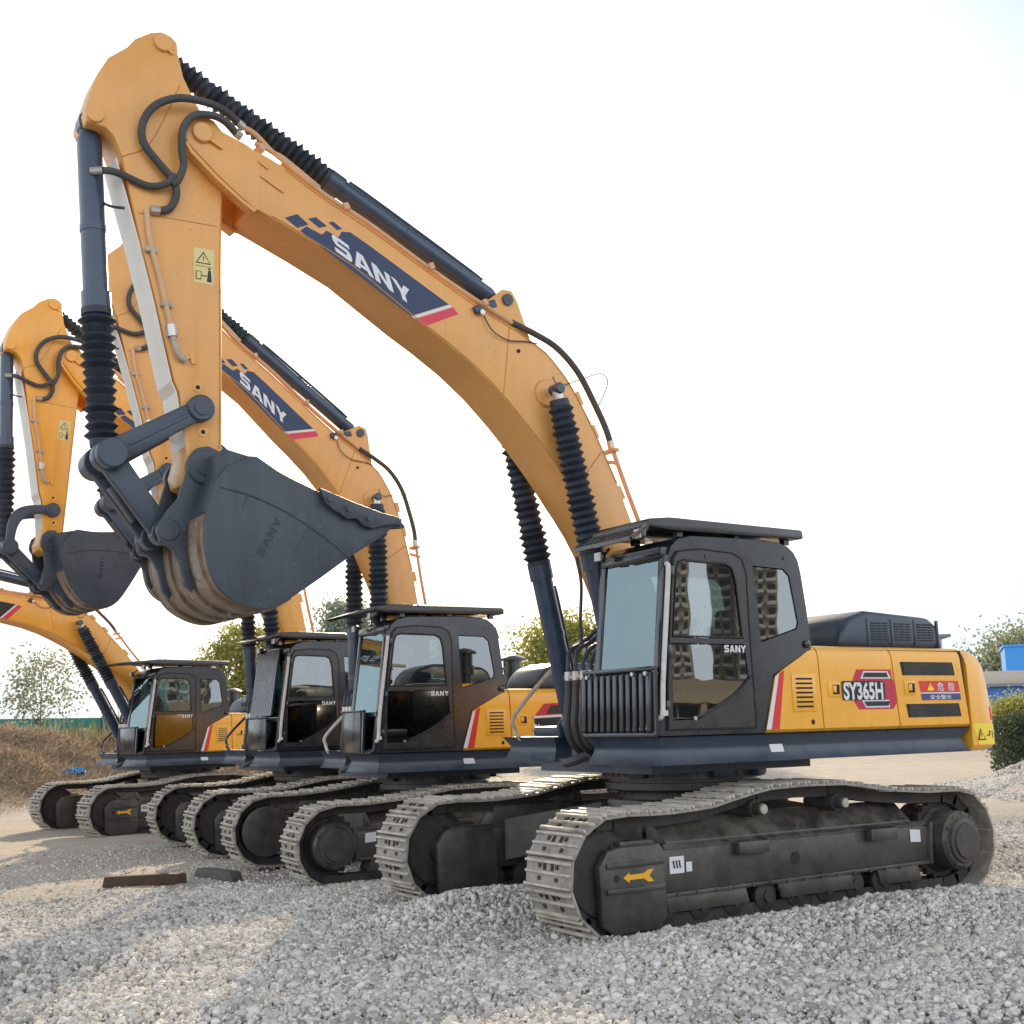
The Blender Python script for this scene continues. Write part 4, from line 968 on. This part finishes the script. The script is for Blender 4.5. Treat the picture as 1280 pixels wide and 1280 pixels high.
def ground():
    X = axis_pts(-8, 8, .14, 1500); Y = axis_pts(-12, 6, .14, 1500)
    gx, gy = np.meshgrid(X, Y); gz = hgt(gx, gy)
    near = (gx > -9) & (gx < 9) & (gy > -12) & (gy < 6)
    gz = gz + near * rng.normal(0, .006, gx.shape)
    far = np.hypot(gx, gy) > 300; gz[far] = -.3
    nx, ny = len(X), len(Y)
    V = np.stack([gx, gy, gz], 2).reshape(-1, 3)
    i = np.arange((ny - 1) * nx).reshape(ny - 1, nx)[:, :-1].ravel()
    F = np.stack([i, i + 1, i + nx + 1, i + nx], 1)
    me = bpy.data.meshes.new('ground'); me.from_pydata(V.tolist(), [], F.tolist()); me.polygons.foreach_set('use_smooth', [True] * len(F))
    m = bpy.data.materials.new('ground'); m.use_nodes = True; nt = m.node_tree; n = nt.nodes; l = nt.links; b = n['Principled BSDF']; b.inputs['Roughness'].default_value = .9
    b.inputs['Specular IOR Level'].default_value = .2
    tc = n.new('ShaderNodeTexCoord'); sp = n.new('ShaderNodeSeparateXYZ'); l.new(tc.outputs['Object'], sp.inputs[0])
    def noise(sc, det=8, ro=.6):
        t = n.new('ShaderNodeTexNoise'); t.inputs['Scale'].default_value = sc; t.inputs['Detail'].default_value = det; t.inputs['Roughness'].default_value = ro; l.new(tc.outputs['Object'], t.inputs['Vector']); return t.outputs['Fac']
    def ramp(f, stops):
        r = n.new('ShaderNodeValToRGB'); l.new(f, r.inputs[0]); e = r.color_ramp.elements
        e[0].position, e[0].color = stops[0][0], (*stops[0][1], 1); e[1].position, e[1].color = stops[1][0], (*stops[1][1], 1)
        for p, c in stops[2:]: k = e.new(p); k.color = (*c, 1)
        return r.outputs[0]
    def mix(f, a, c):
        x = n.new('ShaderNodeMix'); x.data_type = 'RGBA'; l.new(f, x.inputs['Factor']); l.new(a, x.inputs['A']); l.new(c, x.inputs['B']); return x.outputs['Result']
    vo = n.new('ShaderNodeTexVoronoi'); vo.inputs['Scale'].default_value = 24; l.new(tc.outputs['Object'], vo.inputs['Vector'])
    bw = n.new('ShaderNodeRGBToBW'); l.new(vo.outputs['Color'], bw.inputs[0])
    grav = ramp(bw.outputs[0], [(0,(.16,.155,.15)),(1,(.62,.595,.565))])
    vo2 = n.new('ShaderNodeTexVoronoi'); vo2.inputs['Scale'].default_value = 9; l.new(tc.outputs['Object'], vo2.inputs['Vector'])
    dirt = ramp(noise(1.3, 12, .7), [(.3,(.52,.455,.395)),(.7,(.76,.685,.60))])
    fine = ramp(noise(28, 6, .7), [(.3,(.40,.37,.34)),(.72,(.70,.655,.60))])
    dm = n.new('ShaderNodeMath'); dm.operation = 'MULTIPLY'; dm.inputs[1].default_value = .55; l.new(noise(.35, 5), dm.inputs[0])
    dirt2 = mix(dm.outputs[0], dirt, fine)
    mr = n.new('ShaderNodeMapRange'); mr.inputs['From Min'].default_value = -7.5; mr.inputs['From Max'].default_value = -4.2; 
    ad = n.new('ShaderNodeMath'); ad.operation = 'MULTIPLY_ADD'; ad.inputs[1].default_value = 3.0; l.new(noise(.8, 6), ad.inputs[0]); 
    sb = n.new('ShaderNodeMath'); sb.operation = 'ADD'; sb.inputs[1].default_value = -1.5; l.new(sp.outputs['Y'], sb.inputs[0]); l.new(sb.outputs[0], ad.inputs[2])
    l.new(ad.outputs[0], mr.inputs['Value'])
    bk = n.new('ShaderNodeMapRange'); bk.inputs['From Min'].default_value = -.15; bk.inputs['From Max'].default_value = .15; l.new(sp.outputs['Z'], bk.inputs['Value'])
    lf = n.new('ShaderNodeMapRange'); lf.inputs['From Min'].default_value = -19.5; lf.inputs['From Max'].default_value = -21; l.new(sp.outputs['Y'], lf.inputs['Value'])
    bm_ = n.new('ShaderNodeMath'); bm_.operation = 'MULTIPLY'; l.new(bk.outputs[0], bm_.inputs[0]); l.new(lf.outputs[0], bm_.inputs[1])
    soil = ramp(noise(2.2, 12, .75), [(.3,(.17,.115,.08)),(.7,(.36,.27,.19))])
    l.new(mix(bm_.outputs[0], mix(mr.outputs[0], dirt2, grav), soil), b.inputs['Base Color'])
    bp = n.new('ShaderNodeBump'); bp.inputs['Strength'].default_value = .9; bp.inputs['Distance'].default_value = .03; l.new(vo.outputs['Distance'], bp.inputs['Height']); bp.invert = True
    bp2 = n.new('ShaderNodeBump'); bp2.inputs['Strength'].default_value = .5; bp2.inputs['Distance'].default_value = .12; l.new(noise(6, 12, .75), bp2.inputs['Height']); l.new(bp.outputs[0], bp2.inputs['Normal'])
    l.new(bp2.outputs[0], b.inputs['Normal'])
    me.materials.append(m); o = link('ground', me); o['kind'] = 'structure'; return o
def stones():
    g = (1 + 5 ** .5) / 2; iv = np.array([(-1,g,0),(1,g,0),(-1,-g,0),(1,-g,0),(0,-1,g),(0,1,g),(0,-1,-g),(0,1,-g),(g,0,-1),(g,0,1),(-g,0,-1),(-g,0,1)], float); iv /= np.linalg.norm(iv[0]); iv *= 1.12
    fi = np.array([(0,11,5),(0,5,1),(0,1,7),(0,7,10),(0,10,11),(1,5,9),(5,11,4),(11,10,2),(10,7,6),(7,1,8),(3,9,4),(3,4,2),(3,2,6),(3,6,8),(3,8,9),(4,9,5),(2,4,11),(6,2,10),(8,6,7),(9,8,1)])
    def batch(n, x0, x1, y0, y1, smin, smax, lift):
        x = rng.uniform(x0, x1, n) + rng.normal(0, .35, n); y = rng.uniform(y0, y1, n) + rng.normal(0, .35, n); return x, y, rng.uniform(smin, smax, n) ** 1.0, rng.uniform(0, lift, n)
    B = [batch(52000, -3.4, 6.4, -1.8, 4.4, .014, .029, .022), batch(9000, -3.4, 6.4, -2.5, 4.4, .026, .044, .022), batch(50000, -3.0, 6.4, -1.5, 4.4, .006, .014, .034), batch(34000, -2.2, 7.0, -5.0, -1.8, .011, .029, .012), batch(14000, -12, -3.0, -3.5, 6.5, .014, .038, .012), batch(5000, -3.4, 3, 4.4, 6.5, .014, .038, .015),
         batch(11000, -8, 7.5, -12, -4.6, .006, .024, .003), batch(260, -3, 6.2, -4, 4.2, .040, .060, .02), batch(30000, -24, -15, -12, -4.5, .015, .05, .02)]
    x, y, s, lf = [np.concatenate(c) for c in zip(*B)]
    keep = ~((np.abs(y - 1.3) < .3) & (np.abs(x) < 2.0)) & ~((np.abs(y + 1.3) < .3) & (np.abs(x) < 2.0)); x, y, s, lf = x[keep], y[keep], s[keep], lf[keep]
    n = len(x); z = hgt(x, y) + lf
    q = rng.normal(size=(n, 4)); q /= np.linalg.norm(q, axis=1)[:, None]; w, a, b, c = q.T
    Rm = np.stack([1-2*(b*b+c*c), 2*(a*b-c*w), 2*(a*c+b*w), 2*(a*b+c*w), 1-2*(a*a+c*c), 2*(b*c-a*w), 2*(a*c-b*w), 2*(b*c+a*w), 1-2*(a*a+b*b)], 1).reshape(n, 3, 3)
    sc = np.stack([np.ones(n), rng.uniform(.65, 1, n), rng.uniform(.45, .85, n)], 1) * s[:, None]
    loc = iv[None] * rng.uniform(.62, 1.28, (n, len(iv), 1)) * sc[:, None, :]
    V = np.einsum('nij,nkj->nki', Rm, loc) + np.stack([x, y, z], 1)[:, None, :]
    nv = len(iv); F = (fi[None] + (np.arange(n) * nv)[:, None, None]).reshape(-1, 3)
    me = bpy.data.meshes.new('gravel'); V = V.reshape(-1, 3)
    me.vertices.add(len(V)); me.vertices.foreach_set('co', V.ravel()); me.loops.add(F.size); me.loops.foreach_set('vertex_index', F.ravel().astype(np.int32))
    me.polygons.add(len(F)); me.polygons.foreach_set('loop_start', np.arange(0, F.size, 3, dtype=np.int32)); me.update(calc_edges=True)
    t = me.attributes.new('tone', 'FLOAT', 'POINT'); t.data.foreach_set('value', np.repeat(np.clip(rng.beta(2, 2.2, n) + .10 * np.sin(x * 1.3 + 1.7 * np.sin(y * .9)) * np.cos(y * 1.6 - .5 * x) + .06, 0, 1), nv).astype(np.float32))
    m = bpy.data.materials.new('gravel'); m.use_nodes = True; nt = m.node_tree; nn = nt.nodes; b = nn['Principled BSDF']; b.inputs['Roughness'].default_value = .85; b.inputs['Specular IOR Level'].default_value = .25
    at = nn.new('ShaderNodeAttribute'); at.attribute_name = 'tone'; r = nn.new('ShaderNodeValToRGB'); nt.links.new(at.outputs['Fac'], r.inputs[0])
    e = r.color_ramp.elements; e[0].position = .0; e[0].color = (.20,.19,.18,1); e[1].position = 1; e[1].color = (.88,.84,.79,1); k = e.new(.38); k.color = (.53,.505,.48,1); k = e.new(.48); k.color = (.72,.655,.57,1); k = e.new(.58); k.color = (.62,.605,.59,1); k = e.new(.76); k.color = (.79,.74,.68,1)
    tc = nn.new('ShaderNodeTexCoord'); nz = nn.new('ShaderNodeTexNoise'); nz.inputs['Scale'].default_value = 60; nt.links.new(tc.outputs['Object'], nz.inputs['Vector'])
    mp = nn.new('ShaderNodeMapRange'); mp.inputs['To Min'].default_value = .75; mp.inputs['To Max'].default_value = 1.2; nt.links.new(nz.outputs['Fac'], mp.inputs['Value'])
    vm = nn.new('ShaderNodeVectorMath'); vm.operation = 'SCALE'; nt.links.new(r.outputs[0], vm.inputs[0]); nt.links.new(mp.outputs[0], vm.inputs['Scale']); nt.links.new(vm.outputs[0], b.inputs['Base Color'])
    me.materials.append(m); o = link('gravel', me); tag(o, 'grey crushed stone gravel spread over the yard', 'gravel', kind='stuff'); return o

# ------------------------------------------------------------------ vegetation
def blade_mesh(name, P, D, Wd, mname, tone):
    """triangular blades / leaves: P base points, D direction vectors, Wd width"""
    n = len(P); side = np.cross(D, rng.normal(size=(n, 3))); side /= np.linalg.norm(side, axis=1)[:, None] + 1e-9
    A = P - side * Wd[:, None]; B = P + side * Wd[:, None]; T = P + D
    mid = P + D * .55
    V = np.stack([P, mid - side * Wd[:, None], T, mid + side * Wd[:, None]], 1).reshape(-1, 3)
    F = (np.array([[0,1,2,3]]) + np.arange(n)[:, None] * 4)
    me = bpy.data.meshes.new(name); me.vertices.add(len(V)); me.vertices.foreach_set('co', V.ravel()); me.loops.add(F.size); me.loops.foreach_set('vertex_index', F.ravel().astype(np.int32))
    me.polygons.add(n); me.polygons.foreach_set('loop_start', np.arange(0, F.size, 4, dtype=np.int32)); me.update(calc_edges=True)
    t = me.attributes.new('tone', 'FLOAT', 'POINT'); t.data.foreach_set('value', np.repeat(tone, 4).astype(np.float32)); me.materials.append(M[mname]); return me
def tree(label, loc, h, rad, leaf, n, base=.25, leafsize=.12, group=None, limbs=14, cat='tree', name='tree', tr=.06, seed=1, spread=.55):
    global rng
    old = rng; rng = np.random.default_rng(seed); rr = random.Random(seed)
    t = thing(name, label, cat, loc, 0, group)
    b = MB('bark'); tips = []
    lean = (rr.uniform(-.05,.05) * h, rr.uniform(-.05,.05) * h)
    trunk = [(0,0,-.3), (lean[0]*.3, lean[1]*.3, h * .3), (lean[0]*.8, lean[1]*.8, h * .6), (lean[0], lean[1], h * .88)]
    b.tube(trunk, [tr * (1 - .8 * i / 19) for i in range(19)], 7)
    for k in range(limbs):
        f = base + (.95 - base) * (k + .5) / limbs; z = h * f; a = k * 2.4 + rr.uniform(-.4,.4)
        L = rad * (1.05 - .55 * abs(f - .55) / .45) * rr.uniform(.65,1.1)
        p0 = Vector((lean[0] * f, lean[1] * f, z * .92)); p1 = p0 + Vector((math.cos(a) * L * .55, math.sin(a) * L * .55, h * .06)); p2 = p0 + Vector((math.cos(a) * L, math.sin(a) * L, h * rr.uniform(.06,.16)))
        b.tube([p0, p1, p2], [tr * .38 * (1 - .8 * i / 12) for i in range(13)], 5)
        for q in (.45, .75, 1.0): tips.append(p0.lerp(p1, q * 2) if q < .5 else p1.lerp(p2, q * 2 - 1))
        for e in range(4):
            s = p1.lerp(p2, rr.uniform(.1,.7)); q = s + Vector((rr.uniform(-1,1), rr.uniform(-1,1), rr.uniform(-.1,.8))) * L * .4; b.tube([s, q], tr * .12, 4, None, 1); tips.append(q)
    link('trunk', b.mesh('trunk'), t)
    C = np.array([v[:] for v in tips]); i = rng.integers(0, len(C), n)
    P = C[i] + rng.normal(size=(n, 3)) * np.array([rad * spread * .26, rad * spread * .26, rad * spread * .20])
    D = rng.normal(size=(n, 3)); D[:, 2] -= .3; D /= np.linalg.norm(D, axis=1)[:, None]; D *= rng.uniform(.6, 1.3, n)[:, None] * leafsize
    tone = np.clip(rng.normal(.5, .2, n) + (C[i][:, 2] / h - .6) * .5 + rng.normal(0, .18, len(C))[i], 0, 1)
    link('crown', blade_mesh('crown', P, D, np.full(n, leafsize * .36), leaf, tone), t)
    rng = old; return t

# ------------------------------------------------------------------ buildings
def building(label, loc, rz, w, d, h, wall, roof='roof_grey', eave=.25, wins=None, cat='building', name='building', roofh=.2, pitch=0.):
    t = thing(name, label, cat, loc, rz); b = MB(wall); b.box((0,0,h / 2), (w,d,h)); link('wall', b.mesh('wall'), t)
    b = MB(roof)
    if pitch: b.prism([(-d/2 - eave, h), (d/2 + eave, h), (d/2 + eave, h + .12), (0, h + pitch), (-d/2 - eave, h + .12)], -w/2 - eave, w/2 + eave, axis='X')
    else: b.box((0,0,h + roofh / 2), (w + 2 * eave, d + 2 * eave, roofh))
    link('roof', b.mesh('roof'), t)
    for (x, z, ww, hh) in (wins or []):
        b = MB('white_wall'); 
        for q in ((x - ww/2, z, .08, hh), (x + ww/2, z, .08, hh), (x, z - hh/2, ww + .08, .08), (x, z + hh/2, ww + .08, .08), (x, z, .05, hh)): b.box((q[0], d / 2 + .02, q[1]), (q[2], .06, q[3]))
        f = link('window', b.mesh('window'), t); p = MB('window_dark'); p.box((x, d / 2 + .005, z), (ww,.03,hh)); link('pane', p.mesh('pane'), f)
    return t
def tower(label, loc, rz, w, d, floors, nb=4):
    """apartment block across the road, mirrored in the cab glass"""
    t = thing('apartment_tower', label, 'apartment tower', loc, rz); h = floors * 3.
    m = 'tower_wall'
    if m not in M:
        k = mat(m, (.40,.34,.27), .8, var=.08)
    b = MB(m); b.box((0,0,h / 2), (w,d,h)); link('wall', b.mesh('wall'), t)
    b = MB('roof_grey'); b.box((0,0,h + .4), (w + .6,d + .6,.8)); link('roof', b.mesh('roof'), t)
    for i in range(nb):
        x = -w / 2 + (i + .5) * w / nb
        b = MB('window_dark')
        for f in range(floors): b.box((x, -d/2 - .02, f * 3. + 1.7), (w / nb * .55, .08, 1.6))
        link('window_column', b.mesh('window_column'), t)
        b = MB('white_wall')
        for f in range(floors): b.box((x, -d/2 - .45, f * 3. + .5), (w / nb * .72, .9, .9))
        link('balcony_column', b.mesh('balcony_column'), t)
    return t

# ------------------------------------------------------------------ build
ground(); stones()
excavator('nearest orange excavator, hood carrying a red and blue danger sticker, ribbed guard under its windshield', (0,0,0), 0, 0, 0, 0, 0)
excavator('second orange excavator, just behind the nearest one, drive sprockets of its tracks at the front', (-.374,-5.584,-.19), -.064, -.07, 13.1, -.6, 0, guard='panel', visor='dark', flip=True, badge='strip', rail='foam_white')
excavator('third orange excavator, ribbed screen over its windshield and curved bucket links, bucket at left', (-.62,-10.0,-.20), .07, -.078, 10.0, 5.0, -25, guard='screen', visor='dark', badge='none', boomscale=1.085, armscale=1.06, curved=True, rail='cab_black', mirror=True, deep=True)
excavator('farthest orange excavator, its lowered boom reaching past the left edge of the picture', (-.178,-16.17,-.29), .177, .129, -18.6, 2, 0, guard='panel', visor='tip', badge='none', rail='cab_black', darklogo=True, deep=True)

# loose things on the ground
def beam(name, label, cat, a, b_, w, h, m, cut=0., zoff=.0):
    a = Vector(a); b_ = Vector(b_); a.z = float(hgt(a.x, a.y)) + zoff; b_.z = float(hgt(b_.x, b_.y)) + zoff
    o = MB(m); d = (b_ - a).normalized(); L = (b_ - a).length; mid = (a + b_) / 2
    prof = [(-L/2, h * .1), (-L/2 + cut, h), (L * .1, h * 1.04), (L/2 - cut * .6, h * .98), (L/2, h * .35), (L/2, 0), (-L/2, 0)]
    o.prism(prof, -w/2, w/2, bev=.008)
    me = o.mesh(name); ob = link(name, me); ob.location = mid; ob.rotation_euler = (0, -math.asin(d.z), math.atan2(d.y, d.x)); tag(ob, label, cat); return ob
beam('timber_beam', 'long flat rusty brown beam lying on the gravel at left', 'beam', (3.80,-6.30,0), (2.86,-6.02,0), .13, .125, 'wood', .02)
beam('timber_offcut', 'short grey offcut lying beside the long brown beam', 'beam', (2.52,-6.60,0), (2.36,-5.62,0), .15, .12, 'grey_wood', .10)
def tarp():
    b = MB('tarp_blue'); bm = bmesh.new(); bmesh.ops.create_icosphere(bm, subdivisions=3, radius=.22)
    r = random.Random(3)
    for v in bm.verts: v.co = Vector((v.co.x * 1.5, v.co.y, max(0, v.co.z) * .75)) * r.uniform(.72, 1.2)
    b.addbm(bm); o = link('tarp_bundle', b.mesh('tarp_bundle', smooth=0)); o.location = (-.24,-25.5,float(hgt(-.24,-25.5)) + .02); tag(o, 'crumpled bright blue tarp bundle on the weedy bank behind the farthest tracks', 'tarp')
tarp()
# dry brush on the bank, and the bank itself is the ground sheet
def brush():
    n = 90000; x = rng.uniform(-15, 9, n); y = rng.uniform(-33, -21, n) + .22 * x * .6
    z = hgt(x, y); k = (z > -.15) & (rng.random(n) < np.clip((z + .25) * 1.5, .12, 1)); x, y, z = x[k], y[k], z[k]; n = len(x)
    D = rng.normal(size=(n, 3)) * np.array([.55,.55,.35]); D[:, 2] = np.abs(D[:, 2]) + .25; D *= rng.uniform(.06,.30,n)[:, None]
    clump = .5 + .5 * np.sin(x * 1.9 + 2 * np.sin(y * 1.3)) * np.cos(y * 1.6 + x * .4)
    tone = np.clip(rng.normal(.45,.22,n) + .35 * (clump - .5), 0, 1); D *= (.55 + .8 * clump)[:, None]
    o = link('dry_brush', blade_mesh('dry_brush', np.stack([x,y,z - .03],1), D, np.full(n,.013), 'dry_grass', tone)); tag(o, 'tangled dry brown weeds covering the earth bank at far left', 'dry weeds', kind='stuff')
    n = 9000; x = rng.uniform(-16, -1.2, n); y = rng.uniform(-36, -29, n); z = hgt(x, y)
    pt = .5 + .5 * np.sin(x * 1.1 + 1.0) ; k = rng.random(n) < .25 + .75 * pt * np.clip((-x - 1) / 3, .1, 1); x, y, z, pt = x[k], y[k], z[k], pt[k]; n = len(x)
    D = rng.normal(size=(n,3)) * np.array([.30,.30,.2]); D[:, 2] = np.abs(D[:, 2]) + .8; D *= (rng.uniform(.35,1.25,n) * (.6 + .6 * pt))[:, None]
    o = link('reeds', blade_mesh('reeds', np.stack([x,y,z - .05],1), D, np.full(n,.026), 'dry_green', np.clip(rng.normal(.5,.25,n),0,1))); tag(o, 'tall pale green reeds standing along the top of the bank', 'reeds', kind='stuff')
brush()
# green panel fence
def fence():
    t = thing('panel_fence', 'green sheet metal fence beyond the earth bank at far left', 'fence', (-2.6,-49.0,1.25), R(-167))
    b = MB('green_panel')
    for k in range(20): b.box((-14 + k * 1.0, 0, .55), (.985, .05, 1.1), None, .012); b.box((-14 + k * 1.0, .03, .55), (.12, .03, 1.08))
    link('panel', b.mesh('panel'), t)
    for k in range(7):
        p = MB('grey_steel'); p.box((-14 + k * 3.1, -.06, .5), (.08,.08,1.4)); link('post', p.mesh('post'), t)
fence()
T = 'trees around the yard'
tree('thin sparse young tree on the bank at far left, above the green fence', (-2.25,-39.8,1.2), 3.4, 1.35, 'leaf_pale', 1500, .25, .15, T, 15, tr=.035, seed=5, spread=1.0)
tree('yellow green tree between the two farthest cabs', (-10.9,-42.6,.2), 5.8, 1.5, 'leaf_yellow', 9000, .38, .15, T, 16, tr=.09, seed=8, spread=.7)
tree('hazy blue green tree above the third cab roof', (-23.7,-58.9,.0), 9.2, 2.2, 'leaf_hazy', 11000, .35, .24, T, 16, tr=.14, seed=12, spread=.9)
tree('large yellowish tree behind the hood of the second excavator', (-26.6,-40.2,.0), 6.4, 2.6, 'leaf_yellow', 16000, .28, .20, T, 18, tr=.13, seed=21, spread=.9)
tree('green tree seen between boom cylinders and cab of the nearest excavator', (-29.6,-37.2,.0), 7.0, 2.5, 'leaf_green', 16000, .25, .20, T, 18, tr=.13, seed=23, spread=.9)
tree('small grey green tree just right of the second cab', (-22.2,-42.5,.0), 5.6, 1.5, 'leaf_hazy', 8000, .35, .17, T, 14, tr=.1, seed=27, spread=.8)
tree('rounded green tree rising behind the bright blue building', (-60.6,-37.0,.0), 6.4, 3.2, 'leaf_pale', 22000, .25, .24, T, 20, tr=.2, seed=31, spread=1.)
tree('yellow green bush behind the counterweight at right edge', (-25.0,-13.75,.1), 1.85, 1.1, 'leaf_yellow', 15000, .12, .085, None, 20, 'bush', 'bush', .03, 41, .9)
tree('leafy green bush leaning out of frame at far right', (-27.0,-11.2,.1), 1.7, 1.1, 'leaf_green', 12000, .12, .085, None, 18, 'bush', 'bush', .03, 43, .9)
def hedge():
    t = thing('hedge', 'dark clipped hedge below the yellow bush at far right', 'hedge', (-25.77,-9.9,0), R(128))
    n = 16000; P = rng.uniform(-1, 1, (n,3)) * np.array([4.5,.45,.75]) + np.array([0,0,.8]); P[:, 2] += .12 * np.sin(P[:, 0] * 3.1)
    D = rng.normal(size=(n,3)) * .085
    link('foliage', blade_mesh('foliage', P, D, np.full(n,.03), 'hedge_dark', rng.random(n)), t)
    b = MB('bark')
    for k in range(12): b.cyl((-4.2 + k * .76,0,-.2), (-4.2 + k * .76,.03,.7), .025, 6)
    link('stem', b.mesh('stem'), t)
hedge()
# buildings far right
building('white flat roofed house behind the engine cover', (-60.9,-49.6,.2), R(140), 7.0, 6, 6.55, 'white_wall', 'roof_grey', .5, [(-1.5,5,1.2,1.3),(1.5,5,1.2,1.3)])
building('bright blue sheet metal upper storey at the right edge', (-51.6,-29.2,3.2), R(128), 6.6, 5, 1.75, 'bright_blue', 'bright_blue', .08, roofh=.12)
building('low blue building with grey sloping roof at right edge', (-42.6,-24.2,.0), R(128), 6.4, 5, 2.75, 'blue_wall', 'roof_grey', .35, [(-1.2,1.5,1.0,1.0),(1.2,1.5,1.0,1.0)], pitch=.75)
# apartment blocks across the yard behind the photographer (mirrored in the cab glass)
tower('tall beige apartment tower mirrored at left in the nearest cab door', (-200,243,0), R(42), 13, 12, 22, 5)
tower('pale balconied apartment tower mirrored at right in the nearest cab door', (-216.5,226,0), R(44), 11, 12, 20, 4)
def storefront():
    t = thing('storefront', 'low storefront with tan fascia mirrored in the lower door glass', 'storefront', (-39,47,0), R(41))
    b = MB('tower_wall'); b.box((0,1.5,1.9), (34,3,3.8)); link('wall', b.mesh('wall'), t)
    b = MB('band_tan'); b.box((0,-.5,2.85), (34.4,1.0,.55)); link('fascia', b.mesh('fascia'), t)
    for k in range(12):
        b = MB('window_dark'); b.box((-15.4 + k * 2.8,-.02,1.25), (2.1,.1,2.3)); f = link('shop_window', b.mesh('shop_window'), t)
        b = MB('white_wall'); b.box((-15.4 + k * 2.8,-.09,1.25), (.08,.06,2.3)); b.box((-15.4 + k * 2.8,-.09,1.7), (2.1,.05,.08)); link('mullion', b.mesh('mullion'), f)
        b = MB('band_tan'); b.box((-14.0 + k * 2.8,-.75,1.3), (.34,.34,2.6)); link('pillar', b.mesh('pillar'), t)
storefront()
tower('slender pale apartment tower mirrored in the middle of the nearest cab door', (-218.5,239.5,0), R(43), 8.5, 10, 24, 3)

# ------------------------------------------------------------------ camera, light, sky
f, yaw, pitch, roll, cx, cy, cz = 1516.7077, -2.14163, .172417, -.023053, 7.7432, 9.1545, 1.64776
F = Vector((math.cos(pitch) * math.cos(yaw), math.cos(pitch) * math.sin(yaw), math.sin(pitch)))
Rt = F.cross(Vector((0,0,1))).normalized(); Up = Rt.cross(F)
r2 = Rt * math.cos(roll) + Up * math.sin(roll); u2 = Up * math.cos(roll) - Rt * math.sin(roll)
cam = bpy.data.cameras.new('camera'); co = bpy.data.objects.new('camera', cam); COL.objects.link(co)
mw = Matrix((r2, u2, -F)).transposed().to_4x4(); mw.translation = (cx, cy, cz); co.matrix_world = mw
cam.sensor_width = 36; cam.lens = 36 * f / 1280; cam.clip_start = .1; cam.clip_end = 4000; scene.camera = co

SX, SY = 1.3, 2.3       # ground shadow offset per metre of height
sd = Vector((SX, SY, -1)).normalized()
sun = bpy.data.lights.new('sun', 'SUN'); sun.energy = 5.0; sun.angle = R(.6); sun.color = (1, .79, .52)
so = bpy.data.objects.new('sun', sun); COL.objects.link(so); so.rotation_euler = sd.to_track_quat('-Z', 'Y').to_euler()
elev = math.asin(-sd.z); az = math.atan2(-sd.x, -sd.y)
w = bpy.data.worlds.new('World'); scene.world = w; w.use_nodes = True; nt = w.node_tree; n = nt.nodes; l = nt.links
bg = n['Background']; sky = n.new('ShaderNodeTexSky'); sky.sky_type = 'NISHITA'; sky.sun_disc = False; sky.sun_elevation = elev; sky.sun_rotation = az
sky.air_density = 1.2; sky.dust_density = 4.0; sky.ozone_density = 1.5
# haze over the blue sky, white round the sun; added fill brightness behind the camera
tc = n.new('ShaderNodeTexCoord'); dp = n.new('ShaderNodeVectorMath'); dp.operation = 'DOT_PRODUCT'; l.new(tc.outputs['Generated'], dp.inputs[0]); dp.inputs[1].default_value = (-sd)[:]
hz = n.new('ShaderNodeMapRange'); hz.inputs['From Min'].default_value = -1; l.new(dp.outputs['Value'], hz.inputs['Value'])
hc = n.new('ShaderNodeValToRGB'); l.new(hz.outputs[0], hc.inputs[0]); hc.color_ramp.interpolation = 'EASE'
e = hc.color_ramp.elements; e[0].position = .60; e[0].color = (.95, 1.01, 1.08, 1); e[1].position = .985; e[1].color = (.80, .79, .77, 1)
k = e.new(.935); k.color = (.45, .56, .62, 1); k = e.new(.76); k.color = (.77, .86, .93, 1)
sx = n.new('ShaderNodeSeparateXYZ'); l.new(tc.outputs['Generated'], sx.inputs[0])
zf = n.new('ShaderNodeMapRange'); zf.interpolation_type = 'SMOOTHSTEP'; zf.inputs['From Min'].default_value = .40; zf.inputs['From Max'].default_value = .80; zf.inputs['To Min'].default_value = 12.6; zf.inputs['To Max'].default_value = 1.6; l.new(sx.outputs['Z'], zf.inputs['Value'])  # upper sky dimmed so shaded ground stays darker
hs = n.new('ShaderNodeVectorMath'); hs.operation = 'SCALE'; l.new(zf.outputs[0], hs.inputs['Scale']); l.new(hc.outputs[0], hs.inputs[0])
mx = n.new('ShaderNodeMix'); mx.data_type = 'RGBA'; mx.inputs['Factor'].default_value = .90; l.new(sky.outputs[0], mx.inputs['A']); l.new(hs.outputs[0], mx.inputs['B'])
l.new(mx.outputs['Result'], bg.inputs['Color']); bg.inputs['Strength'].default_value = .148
scene.view_settings.view_transform = 'Standard'; scene.view_settings.look = 'None'; scene.view_settings.exposure = 0
scene.render.engine = 'CYCLES'; scene.cycles.max_bounces = 6; scene.cycles.transparent_max_bounces = 12; scene.cycles.use_denoising = True
